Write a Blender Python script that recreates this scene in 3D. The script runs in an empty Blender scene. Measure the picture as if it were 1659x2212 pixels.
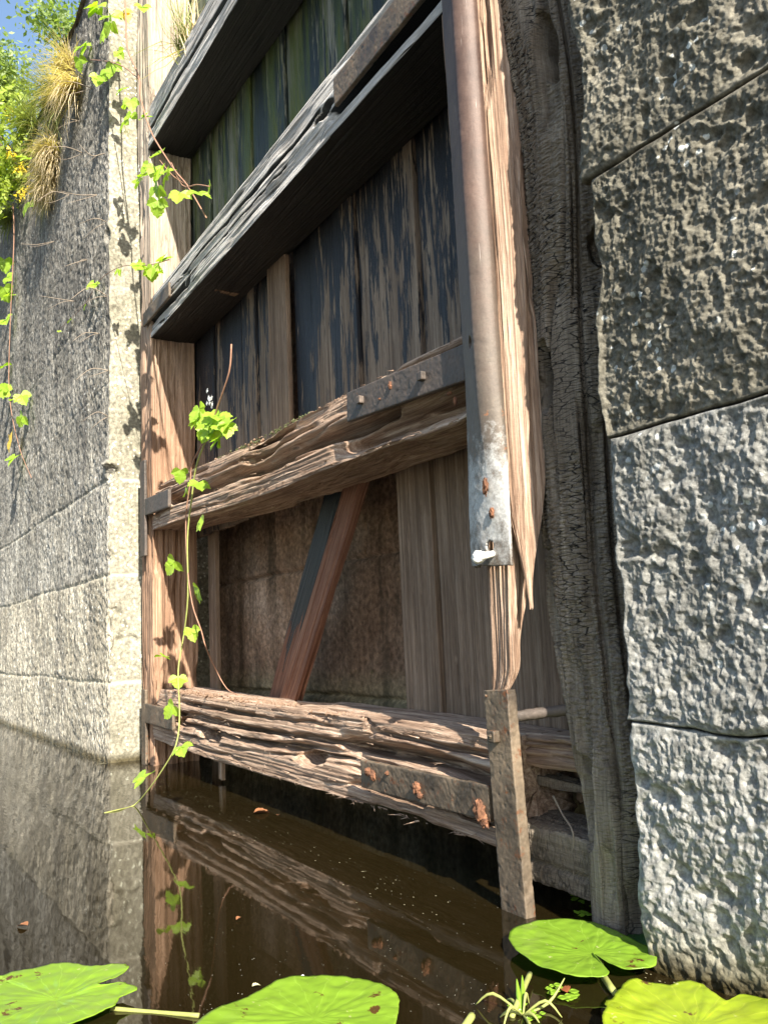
import bpy, math, random
import numpy as np
from mathutils import Matrix, Vector, Quaternion
random.seed(7); rng = np.random.default_rng(7)
SC = bpy.context.scene; COL = SC.collection

# ------------------------------------------------------------------ camera
RR = np.array([0.53035752, 0.84654602, -0.04561513])
UU = np.array([0.14265459, -0.03607521, 0.98911488])
FW = np.array([-0.83568569, 0.53109172, 0.13989643])
CC = np.array([0.0, -1.64613824, 0.8])
FL = 1874.39 / 1659.0
cam = bpy.data.cameras.new('camera'); co = bpy.data.objects.new('camera', cam); COL.objects.link(co)
cam.sensor_fit = 'HORIZONTAL'; cam.sensor_width = 36; cam.lens = 36 * FL
cam.clip_start = 0.02; cam.clip_end = 3000
co.matrix_world = Matrix([[RR[i], UU[i], -FW[i], CC[i]] for i in range(3)] + [[0, 0, 0, 1]])
SC.camera = co
# ------------------------------------------------------------------ light
SUN = np.array([5.9, -1.35, 4.0]); SUN /= np.linalg.norm(SUN)
el = math.asin(SUN[2]); 
w = bpy.data.worlds.new("World"); SC.world = w; w.use_nodes = True
nt = w.node_tree; bg = nt.nodes['Background']
sky = nt.nodes.new('ShaderNodeTexSky'); sky.sky_type = 'NISHITA'; sky.sun_disc = False
sky.sun_elevation = el; sky.sun_rotation = math.atan2(SUN[0], SUN[1])
sky.air_density = 1.2; sky.dust_density = 1.0; sky.ozone_density = 1.5
nt.links.new(sky.outputs[0], bg.inputs[0]); bg.inputs[1].default_value = 0.09
sl = bpy.data.lights.new('sun', 'SUN'); sl.energy = 5.0; sl.angle = math.radians(0.5); sl.color = (1, 0.93, 0.82)
so = bpy.data.objects.new('sun', sl); COL.objects.link(so)
so.rotation_mode = 'QUATERNION'; so.rotation_quaternion = Vector(SUN).to_track_quat('Z', 'Y')
SC.view_settings.view_transform = 'Standard'; SC.view_settings.look = 'None'
SC.view_settings.exposure = 1.6; SC.view_settings.gamma = 1
SC.cycles.max_bounces = 6; SC.cycles.diffuse_bounces = 3; SC.cycles.glossy_bounces = 3
SC.cycles.transparent_max_bounces = 8

# ------------------------------------------------------------------ noise (numpy)
def _h(ix, iy, iz, seed):
    n = (ix * 374761393 + iy * 668265263 + iz * 2147483647 + seed * 1274126177) & 0xFFFFFFFF
    n = ((n ^ (n >> 13)) * 1274126177) & 0xFFFFFFFF
    n = ((n ^ (n >> 15)) * 2246822519) & 0xFFFFFFFF
    return (n ^ (n >> 16)) & 0xFFFF
def vn(x, y, z, seed=0):
    x, y, z = np.broadcast_arrays(x, y, z)
    fx, fy, fz = np.floor(x), np.floor(y), np.floor(z)
    ix, iy, iz = fx.astype(np.int64), fy.astype(np.int64), fz.astype(np.int64)
    a, b, c = x - fx, y - fy, z - fz
    a = a*a*a*(a*(a*6-15)+10); b = b*b*b*(b*(b*6-15)+10); c = c*c*c*(c*(c*6-15)+10)
    def L(i, j, k): return _h(ix+i, iy+j, iz+k, seed) / 32767.5 - 1
    x00 = L(0,0,0)*(1-a)+L(1,0,0)*a; x10 = L(0,1,0)*(1-a)+L(1,1,0)*a
    x01 = L(0,0,1)*(1-a)+L(1,0,1)*a; x11 = L(0,1,1)*(1-a)+L(1,1,1)*a
    return (x00*(1-b)+x10*b)*(1-c)+(x01*(1-b)+x11*b)*c
def fbm(x, y, z, o=4, seed=0, g=.5):
    s = 0; a = 1; t = 0
    for i in range(o):
        s = s + a*vn(x, y, z, seed+i*17); t += a; a *= g; x = x*2.03; y = y*2.03; z = z*2.03
    return s/t
def worley(x, y, z, seed=0):
    ix, iy, iz = np.floor(x).astype(np.int64), np.floor(y).astype(np.int64), np.floor(z).astype(np.int64)
    f1 = np.full(x.shape, 9.); f2 = f1.copy()
    for i in (-1, 0, 1):
        for j in (-1, 0, 1):
            for k in (-1, 0, 1):
                px = ix+i+_h(ix+i, iy+j, iz+k, seed)/65536.; py = iy+j+_h(ix+i, iy+j, iz+k, seed+1)/65536.
                pz = iz+k+_h(ix+i, iy+j, iz+k, seed+2)/65536.
                d = np.sqrt((x-px)**2+(y-py)**2+(z-pz)**2)
                m = d < f1; f2 = np.where(m, f1, np.minimum(f2, d)); f1 = np.where(m, d, f1)
    return f1, f2
def ss(a, b, x): t = np.clip((x-a)/(b-a), 0, 1); return t*t*(3-2*t)

# ------------------------------------------------------------------ picture point to place
def ray(x, y): return FW + RR*(x-829.5)/1874.39 - UU*(y-1106)/1874.39
def at(x, y, Y=None, X=None, Z=None, D=None):
    d = ray(x, y)
    if D is not None: t = D
    elif Y is not None: t = (Y-CC[1])/d[1]
    elif X is not None: t = (X-CC[0])/d[0]
    else: t = (Z-CC[2])/d[2]
    return CC + t*d
GA = np.array([-2.05, .05]); GT = np.array([-4.15, .15]); GT = GT/np.hypot(*GT); GN = np.array([-GT[1], GT[0]])
if GN[1] < 0: GN = -GN
def G(s, d, z): p = GA + GT*s + GN*d; return np.array([p[0], p[1], z])
def gat(x, y, off=0.):
    d = ray(x, y); k = ((GA-CC[:2]) @ GN + off)/(d[:2] @ GN); return CC + k*d
T3 = np.array([GT[0], GT[1], 0]); N3 = np.array([GN[0], GN[1], 0]); UP = np.array([0, 0, 1.])

# ------------------------------------------------------------------ object helpers
def tag(o, label=None, cat=None, group=None, kind=None):
    for k, v in (('label', label), ('category', cat), ('group', group), ('kind', kind)):
        if v: o[k] = v
    return o
def thing(name, loc, label, cat, group=None, kind=None):
    o = bpy.data.objects.new(name, None); o.empty_display_size = .1; COL.objects.link(o); o.location = Vector(loc)
    o.matrix_basis = Matrix.Translation(Vector(loc)); return tag(o, label, cat, group, kind)
def worldm(o):
    m = o.matrix_basis.copy()
    while o.parent: o = o.parent; m = o.matrix_basis @ m
    return m
def link(name, me, parent=None, M=None, mats=()):
    o = bpy.data.objects.new(name, me); COL.objects.link(o)
    for m in mats: me.materials.append(m)
    M = M or Matrix.Identity(4)
    if parent: o.parent = parent; M = worldm(parent).inverted() @ M
    o.matrix_basis = M
    return o
def npmesh(name, V, F, smooth=True, mi=None):
    me = bpy.data.meshes.new(name); V = np.asarray(V, dtype=np.float32)
    me.vertices.add(len(V)); me.vertices.foreach_set('co', V.ravel())
    if isinstance(F, np.ndarray): cnt = np.full(len(F), F.shape[1], dtype=np.int32); idx = F.ravel().astype(np.int32)
    else: cnt = np.array([len(f) for f in F], dtype=np.int32); idx = np.array([i for f in F for i in f], dtype=np.int32)
    me.loops.add(len(idx)); me.loops.foreach_set('vertex_index', idx)
    me.polygons.add(len(cnt)); st = np.concatenate([[0], np.cumsum(cnt)[:-1]]).astype(np.int32)
    me.polygons.foreach_set('loop_start', st); me.polygons.foreach_set('loop_total', cnt)
    me.polygons.foreach_set('use_smooth', np.full(len(cnt), smooth, dtype=bool))
    if mi is not None: me.polygons.foreach_set('material_index', np.asarray(mi, dtype=np.int32))
    me.update(); me.validate(); return me
def gridF(nu, nv, wrap=False):
    a = np.arange(nu-1)[:, None]*nv; m = nv if wrap else nv-1; b = np.arange(m)[None, :]; c = (b+1) % nv
    return np.stack([a+b, a+nv+b, a+nv+c, a+c], -1).reshape(-1, 4)

# ------------------------------------------------------------------ timber: displaced prism along p0->p1
def timber(name, parent, mat, p0, p1, ref, poly, nx, M, disp, xf=None, smooth=2, rag=0., label=None):
    p0, p1 = np.array(p0, float), np.array(p1, float); L = np.linalg.norm(p1-p0); ax = (p1-p0)/L
    az = np.array(ref, float); az -= ax*(az@ax); az /= np.linalg.norm(az); ay = np.cross(az, ax)
    poly = np.array(poly, float)
    ar = np.sum(poly[:, 0]*np.roll(poly[:, 1], -1)-np.roll(poly[:, 0], -1)*poly[:, 1])
    if ar < 0: poly = poly[::-1]
    seg = np.roll(poly, -1, 0)-poly; ln = np.hypot(*seg.T); cum = np.concatenate([[0], np.cumsum(ln)])
    t = np.linspace(0, cum[-1], M, endpoint=False); k = np.searchsorted(cum, t, 'right')-1; k = np.clip(k, 0, len(poly)-1)
    P = poly[k]+seg[k]*((t-cum[k])/ln[k])[:, None]
    for _ in range(smooth): P = P*.5+.25*(np.roll(P, 1, 0)+np.roll(P, -1, 0))
    tg = np.roll(P, -1, 0)-np.roll(P, 1, 0); nn = np.stack([tg[:, 1], -tg[:, 0]], 1); nn /= np.hypot(*nn.T)[:, None]
    xs = np.linspace(0, L, nx); X = np.repeat(xs[:, None], M, 1)
    Y = np.repeat(P[None, :, 0], nx, 0); Z = np.repeat(P[None, :, 1], nx, 0)
    NY = np.repeat(nn[None, :, 0], nx, 0); NZ = np.repeat(nn[None, :, 1], nx, 0)
    dd = disp(X, Y, Z, NY, NZ)
    if xf: oy, oz, ky, kz = [np.asarray(v)*np.ones(nx) for v in xf(xs)]
    else: oy = oz = np.zeros(nx); ky = kz = np.ones(nx)
    Y2 = Y*ky[:, None]+oy[:, None]-NY*dd; Z2 = Z*kz[:, None]+oz[:, None]-NZ*dd
    if rag:
        wt = np.exp(-X/.07)+np.exp(-(L-X)/.07)
        X2 = X + rag*wt*fbm(Y*26, Z*26, X*0+len(name), 3, int(L*100))
    else: X2 = X.copy()
    V = np.stack([X2, Y2, Z2], -1)
    def cap(r, sgn):
        c = r.mean(0); out = []
        for q in (.72, .4, .15, .01):
            rr = c+(r-c)*q; rr[:, 0] = r[:, 0]*q+c[0]*(1-q)+rag*.5*fbm(rr[:, 1]*40, rr[:, 2]*40, 0*rr[:, 0]+3, 2, 5); out.append(rr)
        return out
    c0 = cap(V[0], -1)[::-1]; c1 = cap(V[-1], 1)
    V = np.concatenate([np.stack(c0), V, np.stack(c1)], 0)
    F = gridF(len(V), M, True); V = V.reshape(-1, 3)
    me = npmesh(name, V, F)
    Mw = Matrix([[ax[i], ay[i], az[i], p0[i]] for i in range(3)]+[[0, 0, 0, 1]])
    o = link(name, me, parent, Mw, [mat]); 
    if label: o['label'] = label
    return o
def rect(w, h, y=0, z=0): return [(y-w/2, z-h/2), (y+w/2, z-h/2), (y+w/2, z+h/2), (y-w/2, z+h/2)]
def grainf(seed=0, amp=.004, fx=.9, fy=26, rot=.0, rotf=5, cracks=1.):
    def f(X, Y, Z, NY, NZ):
        wob = .010*vn(X*1.6, Y*4, Z*4, seed+5)+.0025*vn(X*6, Y*9, Z*9, seed+6)
        n = 1-np.abs(fbm(X*fx*.6, (Y+wob)*fy*1.25, (Z+wob)*fy*1.25, 4, seed, .7))*2.8
        n2 = vn(X*fx*.6, (Y+wob)*fy*.5, (Z+wob)*fy*.5, seed+9); n3 = vn(X*fx*1.1, (Y+wob)*fy*.9, (Z+wob)*fy*.9, seed+19)
        cr = np.exp(-(n2/.035)**2)*ss(-.5, .2, vn(X*1.3, Y*6, Z*6, seed+2))+.6*np.exp(-(n3/.05)**2)*ss(-.1, .4, vn(X*2.2, Y*9, Z*9, seed+3))
        d = amp*(n*.9+3.0*cracks*cr)
        if rot: d = d+rot*ss(.0, .6, fbm(X*1.6, Y*rotf, Z*rotf, 4, seed+30))
        return d
    return f
def gator(seed=0, amp=.005, cx=80, cy=24, rot=.02):
    def f(X, Y, Z, NY, NZ):
        wx = .4*vn(X*9, Y*9, Z*9, seed+3); wy = .25*vn(X*2, Y*12, Z*12, seed+4)
        f1, f2 = worley(X*cx+wx, Y*cy+wy, Z*cy+wy, seed)
        e = f2-f1
        m = ss(-.5, .35, vn(X*2.2, Y*5, Z*5, seed+8))
        n2 = vn(X*.7, Y*13, Z*13, seed+9)
        return amp*m*(1-ss(.0, .3, e)) + amp*1.0*fbm(X*1.2, Y*20, Z*20, 3, seed) + rot*ss(.1, .6, fbm(X*2.2, Y*7, Z*7, 4, seed+30)) + .034*np.exp(-(n2/.06)**2)
    return f
def ironf(seed=0, amp=.0015):
    return lambda X, Y, Z, NY, NZ: amp*.8*fbm(X*90, Y*90, Z*90, 3, seed)+amp*1.2*ss(.1, .6, fbm(X*38, Y*38, Z*38, 3, seed+4))

# ------------------------------------------------------------------ materials
def newmat(name):
    m = bpy.data.materials.new(name); m.use_nodes = True; nt = m.node_tree
    return m, nt, nt.nodes['Principled BSDF']
def N(nt, t, **kw):
    n = nt.nodes.new(t)
    for k, v in kw.items():
        if k.startswith('_'): setattr(n, k[1:], v)
        else: n.inputs[k.replace('__', ' ')].default_value = v
    return n
def noise(nt, vec, scale, detail=4, rough=.6, dist=0.):
    n = N(nt, 'ShaderNodeTexNoise', Scale=scale, Detail=detail, Roughness=rough, Distortion=dist); nt.links.new(vec, n.inputs['Vector']); return n.outputs['Fac']
def mapping(nt, vec, sc=(1, 1, 1)):
    n = N(nt, 'ShaderNodeMapping'); n.inputs['Scale'].default_value = sc; nt.links.new(vec, n.inputs['Vector']); return n.outputs[0]
def ramp(nt, fac, stops, interp='LINEAR'):
    n = nt.nodes.new('ShaderNodeValToRGB'); n.color_ramp.interpolation = interp
    e = n.color_ramp.elements
    while len(e) > 1: e.remove(e[0])
    e[0].position = stops[0][0]; c = stops[0][1]; e[0].color = (*c, 1) if not isinstance(c, (int, float)) else (c, c, c, 1)
    for p, c in stops[1:]:
        q = e.new(p); q.color = (*c, 1) if not isinstance(c, (int, float)) else (c, c, c, 1)
    nt.links.new(fac, n.inputs[0]); return n.outputs[0]
def mix(nt, fac, a, b, mode='MIX'):
    n = nt.nodes.new('ShaderNodeMixRGB'); n.blend_type = mode
    for i, v in ((0, fac), (1, a), (2, b)):
        if hasattr(v, 'is_output') or hasattr(v, 'links'): nt.links.new(v, n.inputs[i])
        else: n.inputs[i].default_value = v if isinstance(v, (int, float)) and i == 0 else ((*v, 1) if not isinstance(v, (int, float)) else (v, v, v, 1))
    return n.outputs[0]
def math_(nt, op, a, b=0.):
    n = nt.nodes.new('ShaderNodeMath'); n.operation = op
    for i, v in ((0, a), (1, b)):
        if isinstance(v, (int, float)): n.inputs[i].default_value = v
        else: nt.links.new(v, n.inputs[i])
    return n.outputs[0]
def coords(nt):
    tc = nt.nodes.new('ShaderNodeTexCoord'); oi = nt.nodes.new('ShaderNodeObjectInfo')
    m = math_(nt, 'MULTIPLY', oi.outputs['Random'], 37.)
    c = nt.nodes.new('ShaderNodeCombineXYZ')
    for i in range(3): nt.links.new(m, c.inputs[i])
    a = nt.nodes.new('ShaderNodeVectorMath'); a.operation = 'ADD'
    nt.links.new(tc.outputs['Object'], a.inputs[0]); nt.links.new(c.outputs[0], a.inputs[1])
    return tc, a.outputs[0]
def sep(nt, v):
    n = nt.nodes.new('ShaderNodeSeparateXYZ'); nt.links.new(v, n.inputs[0]); return n.outputs
def bump(nt, h, strength, dist, prev=None):
    n = N(nt, 'ShaderNodeBump', Strength=strength, Distance=dist); nt.links.new(h, n.inputs['Height'])
    if prev is not None: nt.links.new(prev, n.inputs['Normal'])
    return n.outputs[0]
def wmap(nt, fac, a, b, c=0., d=1.):
    n = nt.nodes.new('ShaderNodeMapRange'); nt.links.new(fac, n.inputs[0])
    for i, v in enumerate((a, b, c, d)): n.inputs[i+1].default_value = v
    return n.outputs[0]

def wood(name, lo, mid, hi, paint=None, pcol=(.009, .009, .010), green=None, gcol=(.09, .12, .02), lowcol=None, lowz=(0, 1), check=.3, grain=16., under=None, bs=1., blackcheck=None, pvar=0.):
    m, nt, P = newmat(name); tc, v = coords(nt); L = nt.links.new
    gv = mapping(nt, v, (.4, grain*1.3, grain*1.3)); g1 = noise(nt, gv, 3.2, 9, .68, .4)
    gv2 = mapping(nt, v, (1.5, 5, 5)); g2 = noise(nt, gv2, 1.3, 5, .6)
    col = ramp(nt, g1, [(.30, lo), (.5, mid), (.68, hi)])
    col = mix(nt, wmap(nt, g2, .35, .7), col, mix(nt, .55, col, lo, 'MIX'))
    fine = noise(nt, mapping(nt, v, (6, 90, 90)), 3, 5, .7)
    col = mix(nt, .35, col, ramp(nt, fine, [(.34, .2), (.6, 1.15)]), 'MULTIPLY')
    geo = nt.nodes.new('ShaderNodeNewGeometry')
    if blackcheck:
        bc = N(nt, 'ShaderNodeTexVoronoi', _feature='DISTANCE_TO_EDGE', Scale=1.)
        wv = nt.nodes.new('ShaderNodeVectorMath'); wv.operation = 'ADD'; nz_ = N(nt, 'ShaderNodeTexNoise', Scale=9.); L(v, nz_.inputs['Vector'])
        sc_ = nt.nodes.new('ShaderNodeVectorMath'); sc_.operation = 'SCALE'; L(nz_.outputs['Color'], sc_.inputs[0]); sc_.inputs['Scale'].default_value = .03
        L(v, wv.inputs[0]); L(sc_.outputs[0], wv.inputs[1]); L(mapping(nt, wv.outputs[0], blackcheck), bc.inputs['Vector'])
        ckm = math_(nt, 'MULTIPLY', wmap(nt, bc.outputs['Distance'], .075, .015), wmap(nt, noise(nt, mapping(nt, v, (1, 3, 3)), 1.6, 3), .44, .56))
        col = mix(nt, ckm, col, (.012, .010, .008))
    if lowcol:
        z = sep(nt, geo.outputs['Position'])[2]
        zz = math_(nt, 'ADD', z, math_(nt, 'MULTIPLY', g2, .8))
        col = mix(nt, wmap(nt, zz, lowz[1]+.4, lowz[0]+.4), col, mix(nt, 1., col, lowcol, 'MULTIPLY'))
    rough = .92
    if green:
        gn = noise(nt, mapping(nt, v, (.8, 7, 7)), 1.4, 6, .7)
        col = mix(nt, wmap(nt, gn, green, green+.12), col, mix(nt, .35, gcol, col))
    b = bump(nt, g1, 1.*bs, .008)
    b = bump(nt, fine, .5*bs, .0015, b)
    if check:
        ck = N(nt, 'ShaderNodeTexVoronoi', _feature='DISTANCE_TO_EDGE', Scale=1.); L(mapping(nt, v, (95, 28, 28)), ck.inputs['Vector'])
        b = bump(nt, wmap(nt, ck.outputs['Distance'], 0, .16), check*bs, .0018, b)
    pm = None
    if paint is not None:
        base, slope = paint
        xo = sep(nt, tc.outputs['Object'])[0]
        pn = noise(nt, mapping(nt, v, (2.2, 24, 24)), 1.6, 8, .72, .15)
        pl_ = noise(nt, mapping(nt, v, (.55, 4.5, 4.5)), 1.4, 4, .6); oi2 = nt.nodes.new('ShaderNodeObjectInfo')
        pn = math_(nt, 'ADD', math_(nt, 'ADD', math_(nt, 'MULTIPLY', pn, .55), math_(nt, 'MULTIPLY', pl_, .45)), math_(nt, 'MULTIPLY', math_(nt, 'SUBTRACT', oi2.outputs['Random'], .5), pvar))
        pm = wmap(nt, math_(nt, 'ADD', math_(nt, 'ADD', pn, math_(nt, 'MULTIPLY', xo, slope)), base), .49, .51)
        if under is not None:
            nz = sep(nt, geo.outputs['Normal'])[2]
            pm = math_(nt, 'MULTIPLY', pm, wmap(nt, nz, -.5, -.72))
        col = mix(nt, pm, col, mix(nt, wmap(nt, g2, .3, .8), pcol, tuple(c*2.2 for c in pcol)))
        if green and under is None:
            col = mix(nt, wmap(nt, noise(nt, mapping(nt, v, (.5, 6, 6)), 1.3, 7, .7), .44, .60, 0, .75), col, gcol)
        r = wmap(nt, pm, 0, 1, .92, .5); L(r, P.inputs['Roughness'])
        b = bump(nt, pm, .6, .001, b)
    else: P.inputs['Roughness'].default_value = rough
    L(col, P.inputs['Base Color']); L(b, P.inputs['Normal']); P.inputs['Specular IOR Level'].default_value = .3
    return m

def stone(name, c0, c1, c2, spot=(.62, .62, .55), spotamt=.68, fine=(1, 1, 1), fs=70., bumpd=.006, bstr=1., low=None, stain=None, moss=None, rough=.95, mott=0., mcol=(.42, .39, .31)):
    m, nt, P = newmat(name); L = nt.links.new
    tc = nt.nodes.new('ShaderNodeTexCoord'); v = tc.outputs['Object']
    n1 = noise(nt, v, 1.7, 8, .65); n2 = noise(nt, mapping(nt, v, fine), fs, 6, .65); n3 = noise(nt, v, 9, 8, .7)
    col = ramp(nt, n1, [(.3, c0), (.5, c1), (.72, c2)])
    col = mix(nt, .6, col, ramp(nt, n3, [(.3, .55), (.5, .95), (.75, 1.25)]), 'MULTIPLY')
    col = mix(nt, .8, col, ramp(nt, n2, [(.34, .35), (.5, .8), (.62, 1.25)]), 'MULTIPLY')
    if mott: col = mix(nt, .75, col, ramp(nt, noise(nt, mapping(nt, v, (1, 1, .45)), mott, 5, .75), [(.36, .28), (.5, .85), (.62, 1.45)]), 'MULTIPLY')
    ta = nt.nodes.new('ShaderNodeAttribute'); ta.attribute_name = 'tone'; ja = nt.nodes.new('ShaderNodeAttribute'); ja.attribute_name = 'mortar'
    tn = math_(nt, 'ADD', ta.outputs['Fac'], 1.); oi = nt.nodes.new('ShaderNodeObjectInfo')
    tn = math_(nt, 'ADD', tn, math_(nt, 'MULTIPLY', math_(nt, 'SUBTRACT', oi.outputs['Random'], .5), .22))
    cmb = nt.nodes.new('ShaderNodeCombineXYZ'); [L(tn, cmb.inputs[q]) for q in range(3)]
    col = mix(nt, 1., col, cmb.outputs[0], 'MULTIPLY'); col = mix(nt, ja.outputs['Fac'], col, mcol)
    if stain:
        sn = noise(nt, mapping(nt, v, (6, 6, .5)), 1.2, 7, .65)
        col = mix(nt, wmap(nt, sn, .46, .7, 0, .85), col, stain)
    lv = N(nt, 'ShaderNodeTexVoronoi', Scale=26., Randomness=1.); L(v, lv.inputs['Vector'])
    d = math_(nt, 'ADD', lv.outputs['Distance'], math_(nt, 'MULTIPLY', noise(nt, v, 60, 3), .35))
    gate = wmap(nt, noise(nt, v, 3.1, 5, .6), spotamt-.08, spotamt)
    col = mix(nt, math_(nt, 'MULTIPLY', wmap(nt, d, .42, .36), gate), col, spot)
    z = sep(nt, nt.nodes.new('ShaderNodeNewGeometry').outputs['Position'])[2]
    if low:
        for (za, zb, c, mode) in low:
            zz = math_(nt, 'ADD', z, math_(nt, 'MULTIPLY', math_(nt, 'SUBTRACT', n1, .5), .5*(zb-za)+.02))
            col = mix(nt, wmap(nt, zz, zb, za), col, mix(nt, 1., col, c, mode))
    if moss:
        mn = noise(nt, v, 4.5, 8, .7); col = mix(nt, wmap(nt, mn, moss[0], moss[0]+.08), col, moss[1])
    wet = wmap(nt, z, .07, .015); L(mix(nt, wet, col, mix(nt, 1., col, (.3, .27, .2), 'MULTIPLY')), P.inputs['Base Color'])
    L(wmap(nt, wet, 0, 1, rough, .3), P.inputs['Roughness']); P.inputs['Specular IOR Level'].default_value = .12
    b = bump(nt, n2, bstr, bumpd); b = bump(nt, noise(nt, v, 170, 5, .75), .8, .003, b)
    L(b, P.inputs['Normal']); return m

def iron(name, c0, c1, rust=(.14, .058, .026), ramt=.6, rough=.62, metal=.25):
    m, nt, P = newmat(name); tc, v = coords(nt); L = nt.links.new
    n1 = noise(nt, v, 6, 9, .7); n2 = noise(nt, v, 90, 5, .7); n3 = noise(nt, v, 26, 7, .75)
    col = ramp(nt, n1, [(.35, c0), (.65, c1)])
    col = mix(nt, .5, col, ramp(nt, n2, [(.3, .5), (.7, 1.2)]), 'MULTIPLY')
    col = mix(nt, wmap(nt, n3, ramt, ramt+.07), col, rust)
    L(col, P.inputs['Base Color']); P.inputs['Metallic'].default_value = metal; L(wmap(nt, n1, .3, .7, rough-.1, rough+.15), P.inputs['Roughness'])
    L(bump(nt, n2, .8, .0015, bump(nt, n3, .6, .002)), P.inputs['Normal']); return m

def leafm(name, c0, c1, tr=.35, rough=.45, vein=0, hole=None, scale=20):
    m, nt, P = newmat(name); tc, v = coords(nt); L = nt.links.new
    oi = nt.nodes.new('ShaderNodeObjectInfo')
    n = noise(nt, v, scale, 5, .6); col = mix(nt, n, c0, c1)
    col = mix(nt, math_(nt, 'MULTIPLY', oi.outputs['Random'], .5), col, tuple(min(1, c*1.25) for c in c1))
    if vein:
        o_ = sep(nt, tc.outputs['Object']); an = math_(nt, 'ARCTAN2', o_[1], o_[0])
        an = math_(nt, 'ADD', an, math_(nt, 'MULTIPLY', noise(nt, tc.outputs['Object'], 14, 2), .25))
        vm = wmap(nt, math_(nt, 'ABSOLUTE', math_(nt, 'SINE', math_(nt, 'MULTIPLY', an, vein))), .0, .13, .45, 0)
        col = mix(nt, vm, col, tuple(c*1.45+.02 for c in c1))
        wb = N(nt, 'ShaderNodeTexNoise', Scale=60., Detail=3.); L(v, wb.inputs['Vector']); col = mix(nt, wmap(nt, wb.outputs['Fac'], .70, .74, 0, .6), col, (.45, .42, .2))
    if hole: col = mix(nt, wmap(nt, noise(nt, v, scale*1.3, 5, .65), hole, hole+.03), col, (.10, .05, .015))
    L(col, P.inputs['Base Color']); P.inputs['Roughness'].default_value = rough
    t = nt.nodes.new('ShaderNodeBsdfTranslucent'); L(mix(nt, 1., col, (1.5, 1.6, .5), 'MULTIPLY'), t.inputs[0])
    ms = nt.nodes.new('ShaderNodeMixShader'); ms.inputs[0].default_value = tr
    L(P.outputs[0], ms.inputs[1]); L(t.outputs[0], ms.inputs[2]); L(ms.outputs[0], nt.nodes['Material Output'].inputs[0])
    L(bump(nt, noise(nt, v, scale*3, 3), .3, .002), P.inputs['Normal'])
    return m
def plain(name, c, rough=.7):
    m, nt, P = newmat(name); tc, v = coords(nt)
    col = mix(nt, .5, c, ramp(nt, noise(nt, v, 30, 5, .7), [(.3, .4), (.7, 1.2)]), 'MULTIPLY')
    nt.links.new(col, P.inputs['Base Color']); P.inputs['Roughness'].default_value = rough
    return m

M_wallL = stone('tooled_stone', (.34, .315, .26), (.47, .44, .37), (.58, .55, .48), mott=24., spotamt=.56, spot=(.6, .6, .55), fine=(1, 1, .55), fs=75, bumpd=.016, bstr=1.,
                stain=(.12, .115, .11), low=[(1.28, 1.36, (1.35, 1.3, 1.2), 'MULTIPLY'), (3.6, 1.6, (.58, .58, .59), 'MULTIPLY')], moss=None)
M_end = stone('cream_sandstone', (.22, .205, .15), (.30, .28, .215), (.38, .36, .29), spot=(.62, .62, .5), spotamt=.5, fs=40, bumpd=.003, bstr=.6, moss=(.62, (.12, .12, .05)))
M_wallR_up = stone('pitted_brown_stone', (.10, .092, .07), (.16, .148, .115), (.245, .225, .18), spot=(.55, .56, .52), spotamt=.58, fs=60, bumpd=.005, bstr=.9, moss=(.7, (.08, .085, .03)))
M_wallR_lo = stone('pitted_grey_stone', (.20, .195, .17), (.28, .275, .25), (.37, .365, .34), spot=(.6, .62, .6), spotamt=.6, fs=60, bumpd=.005, bstr=.9,
                   low=[(.02, .16, (.55, .5, .32), 'MULTIPLY')])
M_back = stone('damp_brown_masonry', (.20, .12, .075), (.34, .22, .145), (.47, .34, .25), spot=(.3, .28, .2), spotamt=.72, fs=30, bumpd=.006, bstr=.9,
               low=[(.38, .62, (1.2, 1.5, 1.25), 'MULTIPLY')], stain=(.035, .03, .02), moss=(.66, (.10, .10, .04)))
M_mortar = stone('dark_joint', (.03, .03, .02), (.05, .05, .03), (.07, .07, .05), fs=30)
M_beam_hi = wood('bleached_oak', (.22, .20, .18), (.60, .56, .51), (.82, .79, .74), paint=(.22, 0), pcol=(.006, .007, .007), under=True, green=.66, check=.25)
M_beam_lo = wood('rotten_oak', (.12, .07, .045), (.43, .295, .205), (.71, .56, .43), check=.25, bs=1.2)
M_post_l = wood('split_oak_post', (.17, .13, .10), (.43, .36, .28), (.64, .57, .48), check=.1, lowcol=(.78, .57, .46), lowz=(2.2, 4.0))
M_post_r = wood('bleached_split_post', (.09, .05, .032), (.38, .255, .175), (.66, .50, .38), check=.12)
M_char = wood('charred_checked_timber', (.10, .078, .058), (.235, .19, .14), (.38, .32, .245), check=.9, blackcheck=(85, 17, 17), grain=10)
M_plank_tar = wood('tarred_sheathing', (.10, .07, .05), (.24, .18, .13), (.38, .30, .22), pvar=.12, paint=(-.035, .075), pcol=(.008, .008, .010), check=.05)
M_plank_green = wood('algae_sheathing', (.10, .10, .08), (.20, .20, .16), (.34, .34, .30), pvar=.10, paint=(.0, .01), pcol=(.012, .018, .018), green=.46, gcol=(.075, .10, .02), check=.05)
M_plank_bare = wood('bare_brown_sheathing', (.10, .065, .042), (.25, .17, .115), (.38, .28, .20), check=.05)
M_brace = wood('red_brown_brace', (.12, .05, .03), (.25, .12, .075), (.42, .24, .16), check=.05)
M_brace_tar = wood('tarred_brace', (.12, .05, .03), (.25, .12, .075), (.36, .2, .14), check=.05, paint=(-.17, .38), pcol=(.007, .009, .011))
M_iron_brown = iron('brown_oxide_iron', (.17, .085, .055), (.26, .14, .10), ramt=.7)
M_iron = iron('pitted_dark_iron', (.055, .042, .03), (.20, .15, .10), ramt=.57)
M_iron_blue = iron('cold_black_iron', (.045, .038, .032), (.13, .10, .08), ramt=.62)
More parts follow.
